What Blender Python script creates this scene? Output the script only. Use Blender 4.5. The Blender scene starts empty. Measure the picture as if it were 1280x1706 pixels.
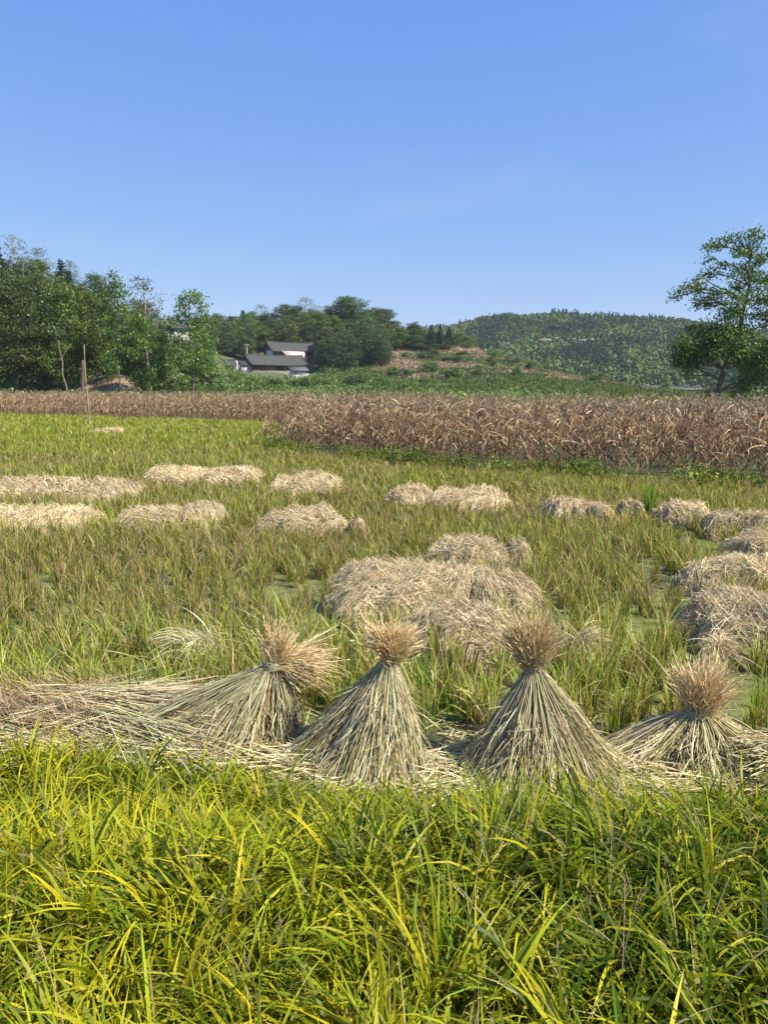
import bpy, math, random
import numpy as np
rng = np.random.default_rng(11)
random.seed(5)
R = math.radians
S = bpy.context.scene
COL = S.collection

# ------------------------------------------------------------------ camera, sky, sun, exposure
CAM_H, PITCH, F = 2.1, R(9.45), 1232.0
cd = bpy.data.cameras.new('camera'); cam = bpy.data.objects.new('camera', cd); COL.objects.link(cam)
cd.sensor_fit = 'VERTICAL'; cd.sensor_height = 36; cd.lens = 36 * F / 1706
cd.clip_start = 0.05; cd.clip_end = 9000
cam.location = (0, 0, CAM_H); cam.rotation_euler = (math.pi / 2 - PITCH, 0, 0)
S.camera = cam
SUN_EL, SUN_AZ = R(48), R(116)          # azimuth clockwise from the view direction
w = bpy.data.worlds.new('World'); S.world = w; w.use_nodes = True
nt = w.node_tree; bg = nt.nodes['Background']
sky = nt.nodes.new('ShaderNodeTexSky'); sky.sky_type = 'NISHITA'; sky.sun_disc = False
sky.sun_elevation = SUN_EL; sky.sun_rotation = SUN_AZ
sky.air_density = 1.0; sky.dust_density = 0.3; sky.ozone_density = 3.0; sky.altitude = 300
# the phone's rendering of the sky: each channel's range eased
sc_ = nt.nodes.new('ShaderNodeSeparateColor'); cc_ = nt.nodes.new('ShaderNodeCombineColor'); nt.links.new(sky.outputs[0], sc_.inputs[0])
for i_, (g_, k_) in enumerate([(0.822, 0.818), (0.592, 1.284), (0.186, 3.62)]):
    pw_ = nt.nodes.new('ShaderNodeMath'); pw_.operation = 'POWER'; pw_.inputs[1].default_value = g_
    ml_ = nt.nodes.new('ShaderNodeMath'); ml_.operation = 'MULTIPLY'; ml_.inputs[1].default_value = k_
    nt.links.new(sc_.outputs[i_], pw_.inputs[0]); nt.links.new(pw_.outputs[0], ml_.inputs[0]); nt.links.new(ml_.outputs[0], cc_.inputs[i_])
tcw = nt.nodes.new('ShaderNodeTexCoord'); mpw = nt.nodes.new('ShaderNodeMapping'); mpw.inputs['Scale'].default_value = (3.0, 3.0, 7.0); mpw.inputs['Rotation'].default_value = (0, 0.5, 0.3)
nw = nt.nodes.new('ShaderNodeTexNoise'); nw.inputs['Scale'].default_value = 1.1; nw.inputs['Detail'].default_value = 7; nw.inputs['Roughness'].default_value = 0.62; nw.inputs['Distortion'].default_value = 0.8
rw = nt.nodes.new('ShaderNodeMapRange'); rw.inputs[1].default_value = 0.55; rw.inputs[2].default_value = 0.85; rw.inputs[4].default_value = 0.16
mw = nt.nodes.new('ShaderNodeMix'); mw.data_type = 'RGBA'; mw.inputs[7].default_value = (3.6, 4.1, 4.9, 1)
nt.links.new(tcw.outputs['Generated'], mpw.inputs[0]); nt.links.new(mpw.outputs[0], nw.inputs['Vector']); nt.links.new(nw.outputs[0], rw.inputs[0])
nt.links.new(rw.outputs[0], mw.inputs[0]); nt.links.new(cc_.outputs[0], mw.inputs[6])
nt.links.new(mw.outputs[2], bg.inputs[0]); bg.inputs[1].default_value = 0.096
sd = bpy.data.lights.new('sun', 'SUN'); so = bpy.data.objects.new('sun', sd); COL.objects.link(so)
sd.energy = 5.0; sd.angle = R(0.53); sd.color = (1.0, 0.91, 0.76)
from mathutils import Vector
sdir = Vector((math.sin(SUN_AZ) * math.cos(SUN_EL), math.cos(SUN_AZ) * math.cos(SUN_EL), math.sin(SUN_EL)))
so.rotation_euler = sdir.to_track_quat('Z', 'Y').to_euler(); so.location = (20, -10, 40)
S.view_settings.view_transform = 'Standard'; S.view_settings.look = 'None'
S.view_settings.exposure = 0.92; S.view_settings.gamma = 1.0
S.render.engine = 'CYCLES'
S.cycles.max_bounces = 6; S.cycles.diffuse_bounces = 3; S.cycles.transmission_bounces = 4; S.cycles.transparent_max_bounces = 4
S.cycles.volume_bounces = 0
S.cycles.sample_clamp_indirect = 4.0

# ------------------------------------------------------------------ helpers
cp, sp = math.cos(PITCH), math.sin(PITCH)
def ray(px, py):
    a, b = (px - 640) / F, (853 - py) / F
    return (a, cp + b * sp, -sp + b * cp)
def at(px, py, Y):                      # the point a photo pixel shows at distance Y
    d = ray(px, py); t = Y / d[1]
    return (d[0] * t, Y, CAM_H + d[2] * t)
def gnd(px, py, z=0.0):                 # the point on the level z
    d = ray(px, py); t = (z - CAM_H) / d[2]
    return (d[0] * t, d[1] * t, z)
def mpp(px, py, Y):                     # metres per photo pixel there
    return Y / ray(px, py)[1] / F

_ns = np.random.default_rng(3)
_K = [(_ns.normal(size=2), _ns.uniform(0, 6.28), ) for _ in range(60)]
def noise(x, y, sc=1.0, seed=0, octs=3):  # cheap smooth noise about -1..1
    r = np.zeros(np.broadcast(x, y).shape); amp = 1.0; f = 1.0 / sc; tot = 0
    for o in range(octs):
        for k in range(5):
            (v, ph) = _K[(seed * 7 + o * 5 + k) % 60]
            n = v / (np.linalg.norm(v) + 1e-6) * (0.7 + 0.12 * k)
            r = r + amp * np.sin((x * n[0] + y * n[1]) * f * 2.2 + ph * (1 + seed))
        tot += amp * 2.2; amp *= 0.5; f *= 2.13
    return r / tot

class Acc:
    def __init__(s): s.v = []; s.f = []; s.c = []; s.n = 0; s.m = []
    def add(s, v, f, c, m=0):
        v = np.asarray(v, float).reshape(-1, 3); f = np.asarray(f, int)
        c = np.broadcast_to(np.asarray(c, float), v.shape) if np.ndim(c) < 2 else np.asarray(c, float).reshape(-1, 3)
        s.v.append(v); s.f.append(f + s.n); s.c.append(c); s.m.append(m); s.n += len(v)
    def mesh(s, name, mats, smooth=False):
        me = bpy.data.meshes.new(name)
        v = np.concatenate(s.v); me.vertices.add(len(v)); me.vertices.foreach_set('co', v.ravel())
        lens = np.concatenate([np.full(len(f), f.shape[1]) for f in s.f])
        loops = np.concatenate([f.ravel() for f in s.f])
        me.loops.add(len(loops)); me.loops.foreach_set('vertex_index', loops)
        me.polygons.add(len(lens))
        me.polygons.foreach_set('loop_start', np.concatenate([[0], np.cumsum(lens)[:-1]]))
        if not isinstance(mats, (list, tuple)): mats = [mats]
        for m in mats: me.materials.append(m)
        if len(mats) > 1:
            me.polygons.foreach_set('material_index', np.concatenate([np.full(len(f), k) for f, k in zip(s.f, s.m)]))
        a = me.color_attributes.new('col', 'FLOAT_COLOR', 'POINT')
        c = np.ones((len(v), 4)); c[:, :3] = np.concatenate(s.c); a.data.foreach_set('color', c.ravel())
        me.update(calc_edges=True)
        if smooth: me.polygons.foreach_set('use_smooth', np.ones(len(lens), bool))
        return me

def link(name, me, parent=None, loc=None, rz=0.0, sc=None):
    o = bpy.data.objects.new(name, me); COL.objects.link(o)
    if parent: o.parent = parent
    if loc is not None: o.location = loc
    if rz: o.rotation_euler = (0, 0, rz)
    if sc is not None: o.scale = sc if hasattr(sc, '__len__') else (sc, sc, sc)
    return o
def tag(o, label=None, cat=None, group=None, kind=None):
    if label: o['label'] = label
    if cat: o['category'] = cat
    if group: o['group'] = group
    if kind: o['kind'] = kind
    return o

def ribbons(acc, P, side, W, C):
    """P (N,S,3) centre lines, side (N,S,3) unit, W (N,S) half widths, C (N,S,3)"""
    N, K, _ = P.shape
    V = np.stack([P - side * W[..., None], P + side * W[..., None]], 2).reshape(-1, 3)
    CC = np.repeat(C[:, :, None, :], 2, 2).reshape(-1, 3)
    b = (np.arange(N)[:, None] * K + np.arange(K - 1)[None]) * 2
    f = np.stack([b, b + 1, b + 3, b + 2], -1).reshape(-1, 4)
    acc.add(V, f, CC)
def tubes(acc, P, Rr, C, k=3):
    """P (N,S,3), Rr (N,S) radii, C (N,S,3); k-sided tubes"""
    N, K, _ = P.shape
    T = np.gradient(P, axis=1); T /= np.linalg.norm(T, axis=2, keepdims=True) + 1e-9
    ref = np.where(np.abs(T[..., 2:3]) > 0.9, np.array([1.0, 0, 0]), np.array([0, 0, 1.0]))
    A = np.cross(T, ref); A /= np.linalg.norm(A, axis=2, keepdims=True) + 1e-9
    B = np.cross(T, A)
    an = np.arange(k) / k * 2 * math.pi
    V = P[:, :, None] + Rr[..., None, None] * (A[:, :, None] * np.cos(an)[None, None, :, None] + B[:, :, None] * np.sin(an)[None, None, :, None])
    CC = np.repeat(C[:, :, None, :], k, 2)
    b = (np.arange(N)[:, None, None] * K + np.arange(K - 1)[None, :, None]) * k
    j = np.arange(k)[None, None]; j2 = (j + 1) % k
    f = np.stack([b + j, b + j2, b + k + j2, b + k + j], -1).reshape(-1, 4)
    acc.add(V.reshape(-1, 3), f, CC.reshape(-1, 3))
def norm(a): return a / (np.linalg.norm(a, axis=-1, keepdims=True) + 1e-9)
def blades(acc, p0, L, az, lean, bend, wd, C0, C1, K=5, twist=None, prof='blade', power=1.4):
    N = len(p0); s = np.linspace(0, 1, K)[None]
    th = lean[:, None] + bend[:, None] * s ** power
    dl = (L / (K - 1))[:, None]
    dx = np.concatenate([np.zeros((N, 1)), np.cumsum(np.sin(th[:, :-1]) * dl, 1)], 1)
    dz = np.concatenate([np.zeros((N, 1)), np.cumsum(np.cos(th[:, :-1]) * dl, 1)], 1)
    ca, sa = np.cos(az)[:, None], np.sin(az)[:, None]
    P = np.stack([p0[:, 0:1] + dx * ca, p0[:, 1:2] + dx * sa, p0[:, 2:3] + dz], -1)
    side = np.broadcast_to(np.stack([-sa, ca, 0 * sa], -1), P.shape)
    T = np.stack([np.sin(th) * ca, np.sin(th) * sa, np.cos(th)], -1)
    if twist is None: twist = rng.uniform(-1.2, 1.2, N)
    tw = twist[:, None] * (0.4 + 0.6 * s); nrm = np.cross(side, T)
    side = side * np.cos(tw)[..., None] + nrm * np.sin(tw)[..., None]
    if prof == 'blade': pr = np.clip(np.minimum(0.45 + 2.2 * s, 1.0) * (1 - s ** 2.2) + 0.03, 0.03, 1)
    elif prof == 'stem': pr = 1 - 0.35 * s
    else: pr = np.sin(np.pi * np.clip(s * 0.92 + 0.06, 0, 1)) ** 0.7
    W = wd[:, None] * pr * 0.5
    C = C0[:, None] * (1 - s[..., None]) + C1[:, None] * s[..., None]
    ribbons(acc, P, side, W, C)
def pick(pal, n, jit=0.15, r=None):
    r = r or rng
    pal = np.array([p[:3] for p in pal]), np.array([p[3] for p in pal], float)
    i = r.choice(len(pal[0]), n, p=pal[1] / pal[1].sum())
    c = pal[0][i] * (1 + r.normal(0, jit, (n, 1))) * (1 + r.normal(0, jit * 0.35, (n, 3)))
    return np.clip(c, 0.004, 0.95)

# ------------------------------------------------------------------ materials
def node_mat(name):
    m = bpy.data.materials.new(name); m.use_nodes = True
    n = m.node_tree.nodes; l = m.node_tree.links
    return m, n, l, n['Principled BSDF'], n['Material Output']
def leafy(name, rough=0.5, trans=0.35, spec=0.3, ttint=(1.25, 1.2, 0.55), varn=0.25, hue=0.02):
    m, n, l, p, out = node_mat(name)
    a = n.new('ShaderNodeAttribute'); a.attribute_name = 'col'
    oi = n.new('ShaderNodeObjectInfo')
    hs = n.new('ShaderNodeHueSaturation')
    mr = n.new('ShaderNodeMapRange'); mr.inputs[3].default_value = 1 - varn; mr.inputs[4].default_value = 1 + varn
    l.new(oi.outputs['Random'], mr.inputs[0]); l.new(mr.outputs[0], hs.inputs['Value'])
    mh = n.new('ShaderNodeMapRange'); mh.inputs[3].default_value = 0.5 - hue; mh.inputs[4].default_value = 0.5 + hue
    l.new(oi.outputs['Random'], mh.inputs[0]); l.new(mh.outputs[0], hs.inputs['Hue'])
    l.new(a.outputs['Color'], hs.inputs['Color'])
    l.new(hs.outputs[0], p.inputs['Base Color']); p.inputs['Roughness'].default_value = rough
    p.inputs['Specular IOR Level'].default_value = spec
    if trans > 0:
        t = n.new('ShaderNodeBsdfTranslucent'); mx = n.new('ShaderNodeMixShader')
        mu = n.new('ShaderNodeMix'); mu.data_type = 'RGBA'; mu.blend_type = 'MULTIPLY'; mu.inputs[0].default_value = 1
        l.new(hs.outputs[0], mu.inputs[6]); mu.inputs[7].default_value = (*ttint, 1)
        l.new(mu.outputs[2], t.inputs[0]); mx.inputs[0].default_value = trans
        l.new(p.outputs[0], mx.inputs[1]); l.new(t.outputs[0], mx.inputs[2]); l.new(mx.outputs[0], out.inputs[0])
    return m
M_grass = leafy('grass_blade', 0.45, 0.45, 0.2, (1.35, 1.2, 0.35))
M_rice = leafy('rice_leaf', 0.5, 0.35, 0.3)
M_straw = leafy('straw', 0.5, 0.15, 0.35, (1.1, 1.0, 0.8), 0.1, 0.0)
M_corn = leafy('dry_corn_leaf', 0.6, 0.2, 0.25, (1.1, 0.95, 0.75), 0.22, 0.012)
M_leaf = leafy('tree_leaf', 0.45, 0.3, 0.35, (1.2, 1.25, 0.5), 0.22, 0.02)
M_far = leafy('distant_leaf', 0.75, 0.15, 0.1, (1.1, 1.1, 0.6), 0.0, 0.0)

def plain(name, col, rough=0.8, nscale=6.0, namt=0.25, bump=0.0, col2=None, stretch=None, spec=0.3):
    m, n, l, p, out = node_mat(name)
    tc = n.new('ShaderNodeTexCoord'); mp = n.new('ShaderNodeMapping'); l.new(tc.outputs['Object'], mp.inputs[0])
    if stretch: mp.inputs['Scale'].default_value = stretch
    no = n.new('ShaderNodeTexNoise'); no.inputs['Scale'].default_value = nscale; no.inputs['Detail'].default_value = 6
    l.new(mp.outputs[0], no.inputs['Vector'])
    r = n.new('ShaderNodeValToRGB'); c2 = col2 or tuple(c * (1 - namt * 1.6) for c in col)
    r.color_ramp.elements[0].color = (*c2, 1); r.color_ramp.elements[1].color = (*[c * (1 + namt) for c in col], 1)
    r.color_ramp.elements[0].position = 0.35; r.color_ramp.elements[1].position = 0.65
    l.new(no.outputs[0], r.inputs[0]); l.new(r.outputs[0], p.inputs['Base Color'])
    p.inputs['Roughness'].default_value = rough; p.inputs['Specular IOR Level'].default_value = spec
    if bump:
        b = n.new('ShaderNodeBump'); b.inputs['Strength'].default_value = bump; l.new(no.outputs[0], b.inputs['Height']); l.new(b.outputs[0], p.inputs['Normal'])
    return m
M_bark = plain('bark', (0.13, 0.10, 0.075), 0.9, 5, 0.3, 0.5, stretch=(1, 1, 0.25))
M_palebark = plain('pale_bark', (0.30, 0.27, 0.21), 0.9, 5, 0.3, 0.4, stretch=(1, 1, 0.25))

# ------------------------------------------------------------------ terrain
def interp(x, xs, ys): return np.interp(x, xs, ys)
def pyz(py, Y, px=640): return at(px, py, Y)[2]
CE_X = [-90, -32, -8, -4.9, -4.3, 2.7, 9, 18, 40]
CE_Y = [88, 56.5, 43.5, 41, 25.6, 18.2, 14.7, 11.3, 6.5]
def corn_edge(x): return interp(x, CE_X, CE_Y)
D1, D2, D3 = 130.0, 252.0, 640.0
r1px = np.array([-700, -300, 0, 130, 200, 300, 380]); r1x = (r1px - 640) / F * D1
r1z = np.array([30, 24, 17, 13.5, 9.5, 4.0, 0])
r2px = np.array([-200, 250, 400, 500, 600, 700, 790, 850, 950, 1020]); r2x = (r2px - 640) / F * D2
r2z = np.array([20, 20, 19.5, 19.5, 18.0, 16.5, 15.0, 11.5, 5.5, 0.2])
r3px = np.array([200, 600, 700, 750, 800, 840, 870, 915, 960, 1020, 1120, 1180, 1280, 1500, 1900]); r3x = (r3px - 640) / F * D3
r3y = np.array([575, 560, 552, 546, 533, 527, 528, 524, 526, 532, 536, 548, 562, 560, 540])
r3z = np.array([pyz(y, D3) - 2.0 for y in r3y])
def _pad(px, py, Y, dx, dy, r): c = at(px, py, Y); return (c[0] + dx, c[1] + dy, c[2] - 0.1, r)
PADS = [_pad(455, 598, 222, 6, 9, 7), _pad(421, 620, 210, 5, 3, 7.5), _pad(421, 620, 210, 11, 6, 6), _pad(487, 630, 205, 2, 2, 3.5), _pad(362, 619, 204, 2, 2, 4), _pad(400, 577, 240, 2, 3, 4), _pad(274, 566, 170, 3, 3, 6)]
def height(x, y):
    x = np.asarray(x, float); y = np.asarray(y, float)
    ce = corn_edge(x)
    z = np.full(np.broadcast(x, y).shape, -0.07)
    bank = np.clip((3.55 - y + 0.25 * np.clip(-x, -2, 3) * -0.35) / 1.5, 0, 1)
    z = z + 0.5 * bank ** 2 * (3 - 2 * bank)
    b = np.clip((y - ce + 0.6) / 0.8, 0, 1); z = z + 0.2 * b
    z = z + np.clip((y - 60) / 90, 0, 1) * 1.2 * np.clip((40 - x) / 60, 0, 1)
    n = noise(x, y, 22, 2)
    def ridge(xs, zs, y0, D, pw, fall):
        H = interp(x, xs, zs)
        t = np.clip((y - y0) / (D - y0), 0, 1)
        f = np.where(y < D, t ** pw, np.maximum(1 - ((y - D) / fall) ** 2, 0.0) if True else 0)
        return H * f
    z1 = ridge(r1x, r1z, 84.0, D1, 1.1, 160)
    pw2 = interp(x, [-40, 0, 30], [4.2, 2.2, 1.25])
    z2 = ridge(r2x, r2z, 118.0, D2, pw2, 170)
    z3 = ridge(r3x, r3z, 360.0, D3, 1.15, 900)
    z = z + np.sqrt(z1 ** 2 + z2 ** 2 + z3 ** 2) * (1 + 0.05 * n * (y < 320))
    # terraces cut in the shoulder right of the houses
    tm = np.clip((x - 2) / 10, 0, 1) * np.clip((y - 140) / 20, 0, 1) * np.clip((275 - y) / 20, 0, 1)
    st = 1.7; q = z / st; fr = q - np.floor(q)
    z = z + tm * 0.35 * st * (np.clip((fr - 0.65) / 0.35, 0, 1) - fr) * np.clip(z / 3, 0, 1)
    z = z + np.clip((y - 100) / 100, 0, 1) * 0.35 * noise(x, y, 6, 4)
    # dirt bank under the left trees
    z = z + 2.6 * np.exp(-(((x + 33.5) / 6.5) ** 2 + ((y - 96) / 6) ** 2))
    for (cx, cy, pz, r) in PADS:
        d = np.clip(1.9 - np.hypot(x - cx, y - cy) / r, 0, 1); d = d * d * (3 - 2 * d); z = z * (1 - d) + pz * d
    return z
kx = np.linspace(-5.0, 5.0, 560); gx = 22 * np.sinh(kx)
ky = np.linspace(-1.35, 5.3, 760); gy = 4 + 22 * np.sinh(ky)
X, Y = np.meshgrid(gx, gy); Z = height(X, Y)
acc = Acc()
nx, ny = len(gx), len(gy)
idx = np.arange(nx * ny).reshape(ny, nx)
f = np.stack([idx[:-1, :-1], idx[:-1, 1:], idx[1:, 1:], idx[1:, :-1]], -1).reshape(-1, 4)
dry = np.zeros(X.shape)
for (px, py, Yd, rx, ry) in [(645, 595, 238, 8, 12), (690, 618, 205, 13, 9), (735, 580, 246, 14, 9), (780, 572, 250, 7, 8), (700, 634, 185, 10, 4), (655, 612, 215, 8, 9), (760, 622, 200, 8, 3), (820, 612, 225, 9, 4), (800, 590, 242, 9, 4),
                             (860, 605, 235, 7, 8), (930, 630, 225, 12, 7), (960, 655, 190, 18, 10), (1000, 650, 240, 10, 12)]:
    c = at(px, py, Yd); dry = np.maximum(dry, np.exp(-(((X - c[0]) / rx) ** 2 + ((Y - c[1]) / ry) ** 2)))
dry = np.maximum(dry, np.exp(-(((X + 33.5) / 7) ** 2 + ((Y - 94) / 7) ** 2)))
dirt = np.stack([dry, np.zeros_like(dry), np.zeros_like(dry)], -1)
acc.add(np.stack([X, Y, Z], -1).reshape(-1, 3), f, dirt.reshape(-1, 3))
m, n, l, p, out = node_mat('soil_and_turf')
a = n.new('ShaderNodeAttribute'); a.attribute_name = 'col'
tc = n.new('ShaderNodeTexCoord')
n1 = n.new('ShaderNodeTexNoise'); n1.inputs['Scale'].default_value = 0.12; n1.inputs['Detail'].default_value = 8; n1.inputs['Roughness'].default_value = 0.7
l.new(tc.outputs['Object'], n1.inputs['Vector'])
n2 = n.new('ShaderNodeTexNoise'); n2.inputs['Scale'].default_value = 1.3; n2.inputs['Detail'].default_value = 8; n2.inputs['Roughness'].default_value = 0.7
l.new(tc.outputs['Object'], n2.inputs['Vector'])
rg = n.new('ShaderNodeValToRGB'); rg.color_ramp.elements[0].position = 0.35; rg.color_ramp.elements[1].position = 0.68
rg.color_ramp.elements[0].color = (0.035, 0.055, 0.018, 1); rg.color_ramp.elements[1].color = (0.12, 0.14, 0.045, 1)
rd = n.new('ShaderNodeValToRGB'); rd.color_ramp.elements[0].position = 0.35; rd.color_ramp.elements[1].position = 0.65
rd.color_ramp.elements[0].color = (0.14, 0.11, 0.06, 1); rd.color_ramp.elements[1].color = (0.27, 0.20, 0.125, 1)
l.new(n2.outputs[0], rg.inputs[0]); l.new(n2.outputs[0], rd.inputs[0])
sep = n.new('ShaderNodeSeparateColor'); l.new(a.outputs['Color'], sep.inputs[0])
ad = n.new('ShaderNodeMath'); ad.operation = 'ADD'; l.new(sep.outputs[0], ad.inputs[0]); l.new(n1.outputs[0], ad.inputs[1])
mr = n.new('ShaderNodeMapRange'); mr.inputs[1].default_value = 0.78; mr.inputs[2].default_value = 0.95; l.new(ad.outputs[0], mr.inputs[0])
mx = n.new('ShaderNodeMix'); mx.data_type = 'RGBA'; l.new(mr.outputs[0], mx.inputs[0]); l.new(rg.outputs[0], mx.inputs[6]); l.new(rd.outputs[0], mx.inputs[7])
l.new(mx.outputs[2], p.inputs['Base Color']); p.inputs['Roughness'].default_value = 0.95
bp = n.new('ShaderNodeBump'); bp.inputs['Strength'].default_value = 0.5; bp.inputs['Distance'].default_value = 0.3; l.new(n2.outputs[0], bp.inputs['Height']); l.new(bp.outputs[0], p.inputs['Normal'])
tag(link('ground', acc.mesh('ground', m, True)), 'earth and turf rising from the paddies to the hills', 'ground', kind='structure')

# paddy water with duckweed
acc = Acc(); xs = np.linspace(-95, 30, 126); rows = []
for x in xs: rows += [(x, 2.2, 0.0), (x, float(corn_edge(x)) - 0.1, 0.0)]
k = np.arange(len(xs) - 1) * 2
acc.add(np.array(rows), np.stack([k, k + 2, k + 3, k + 1], -1), (1, 1, 1))
m, n, l, p, out = node_mat('paddy_water')
tc = n.new('ShaderNodeTexCoord')
n1 = n.new('ShaderNodeTexNoise'); n1.inputs['Scale'].default_value = 1.1; n1.inputs['Detail'].default_value = 7; n1.inputs['Roughness'].default_value = 0.65
n2 = n.new('ShaderNodeTexNoise'); n2.inputs['Scale'].default_value = 9; n2.inputs['Detail'].default_value = 12; n2.inputs['Roughness'].default_value = 0.75
l.new(tc.outputs['Object'], n1.inputs['Vector']); l.new(tc.outputs['Object'], n2.inputs['Vector'])
r1 = n.new('ShaderNodeValToRGB'); r1.color_ramp.elements[0].position = 0.42; r1.color_ramp.elements[1].position = 0.54
r1.color_ramp.elements[0].color = (0.045, 0.042, 0.022, 1); r1.color_ramp.elements[1].color = (0.14, 0.165, 0.035, 1)
mxf = n.new('ShaderNodeMix'); mxf.inputs[0].default_value = 0.6; l.new(n1.outputs[0], mxf.inputs[2]); l.new(n2.outputs[0], mxf.inputs[3])
l.new(mxf.outputs[0], r1.inputs[0]); l.new(r1.outputs[0], p.inputs['Base Color'])
r2 = n.new('ShaderNodeMapRange'); r2.inputs[1].default_value = 0.4; r2.inputs[2].default_value = 0.5; r2.inputs[3].default_value = 0.12; r2.inputs[4].default_value = 0.75
l.new(mxf.outputs[0], r2.inputs[0]); l.new(r2.outputs[0], p.inputs['Roughness'])
bp = n.new('ShaderNodeBump'); bp.inputs['Strength'].default_value = 0.35; bp.inputs['Distance'].default_value = 0.02; l.new(n2.outputs[0], bp.inputs['Height']); l.new(bp.outputs[0], p.inputs['Normal'])
tag(link('water', acc.mesh('water', m)), 'shallow paddy water covered by yellow green duckweed', 'water', kind='structure')

# ------------------------------------------------------------------ houses
M_tile = plain('roof_tile', (0.058, 0.060, 0.058), 0.85, 3, 0.3, 0.4, stretch=(6, 1, 1))
M_wood = plain('old_timber', (0.12, 0.075, 0.05), 0.85, 4, 0.4, stretch=(5, 5, 0.4))
M_ochre = plain('ochre_boards', (0.30, 0.19, 0.10), 0.85, 4, 0.3, stretch=(5, 5, 0.5))
M_white = plain('lime_wash', (0.68, 0.68, 0.66), 0.85, 2, 0.10)
M_mottle = plain('flaking_wash', (0.52, 0.53, 0.54), 0.85, 2.2, 0.25, col2=(0.22, 0.23, 0.24))
M_dark = plain('dark_opening', (0.02, 0.018, 0.016), 0.5, 3, 0.2)
M_tarp = plain('striped_sheet', (0.56, 0.49, 0.44), 0.7, 3.0, 0.2, col2=(0.34, 0.27, 0.23), stretch=(3, 0.4, 0.4))
M_conc = plain('concrete', (0.36, 0.36, 0.34), 0.85, 4, 0.2)
M_greyroof = plain('grey_sheet_roof', (0.11, 0.115, 0.12), 0.9, 4, 0.2)
M_pole = plain('weathered_pole', (0.40, 0.37, 0.30), 0.8, 6, 0.25, stretch=(1, 1, 0.3))
M_bamboo = plain('dry_bamboo', (0.38, 0.32, 0.19), 0.6, 6, 0.25, stretch=(1, 1, 0.3))
BF = np.array([[0, 3, 2, 1], [4, 5, 6, 7], [0, 1, 5, 4], [1, 2, 6, 5], [2, 3, 7, 6], [3, 0, 4, 7]])
def box(acc, x0, x1, y0, y1, z0, z1):
    acc.add([(x0, y0, z0), (x1, y0, z0), (x1, y1, z0), (x0, y1, z0), (x0, y0, z1), (x1, y0, z1), (x1, y1, z1), (x0, y1, z1)], BF, (1, 1, 1))
def part(name, mat, parent, *boxes):
    a = Acc()
    for b in boxes: box(a, *b)
    return link(name, a.mesh(name, mat), parent)
def gable_roof(L, W, ze, zr, oh, og, parent, th=0.16, mat=None):
    a = Acc(); ym = W / 2; sl = (zr - ze) / ym; nseg = 16
    for sgn in (-1, 1):
        xs = np.linspace(-og, L + og, nseg + 1)
        sag = 0.22 * np.abs((xs - L / 2) / (L / 2 + og)) ** 2   # ridge lifts to its ends
        top = [(x, ym, zr + s) for x, s in zip(xs, sag)]
        mid = [(x, ym + sgn * ym * 0.5, ze + (zr - ze) * 0.46 + s * .6) for x, s in zip(xs, sag)]
        bot = [(x, ym + sgn * (ym + oh), ze - sl * oh * 0.6 + s * .5) for x, s in zip(xs, sag)]
        V = np.array(top + mid + bot); n1 = nseg + 1
        Vb = V - [0, 0, th]
        i = np.arange(nseg)
        F1 = np.concatenate([np.stack([i, i + 1, i + n1 + 1, i + n1], -1), np.stack([i + n1, i + n1 + 1, i + 2 * n1 + 1, i + 2 * n1], -1)])
        o = len(V); e = np.stack([i + 2 * n1, i + 1 + 2 * n1, i + 1 + 2 * n1 + o, i + 2 * n1 + o], -1)
        ends = []
        for q in (0, nseg):
            ends += [(q, q + n1, q + n1 + o, q + o), (q + n1, q + 2 * n1, q + 2 * n1 + o, q + n1 + o)]
        a.add(np.concatenate([V, Vb]), np.concatenate([F1, F1 + o, e, np.array(ends)]), (1, 1, 1))
    r = link('roof', a.mesh('roof', mat or M_tile), parent)
    xs = np.linspace(-og, L + og, 9)
    b = Acc(); P = np.array([[(x, ym, zr + 0.22 * abs((x - L / 2) / (L / 2 + og)) ** 2 + 0.08) for x in xs]])
    tubes(b, P, np.full((1, 9), 0.13), np.ones((1, 9, 3)), 6)
    link('ridge_cap', b.mesh('ridge_cap', mat or M_tile), r)
    return r
def gable(name, x0, x1, W, ze, zr, mat, parent, z0=0.0, fy=0.0):
    a = Acc()
    P = [(0 + fy, z0), (W - fy, z0), (W - fy, ze), (W / 2, zr - 0.12), (0 + fy, ze)]
    V = [(x0, y, z) for y, z in P] + [(x1, y, z) for y, z in P]
    a.add(V, np.array([[0, 4, 3, 2, 1], [5, 6, 7, 8, 9]]), (1, 1, 1))
    b = Acc(); i = np.arange(5)
    a.f.append(np.stack([i, (i + 1) % 5, (i + 1) % 5 + 5, i + 5], -1)); a.m.append(0)
    return link(name, a.mesh(name, mat), parent)
def root(name, loc, rz, label, cat, group=None):
    o = bpy.data.objects.new(name, None); COL.objects.link(o); o.location = loc; o.rotation_euler = (0, 0, rz)
    o.empty_display_size = 0.5
    return tag(o, label, cat, group)

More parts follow.
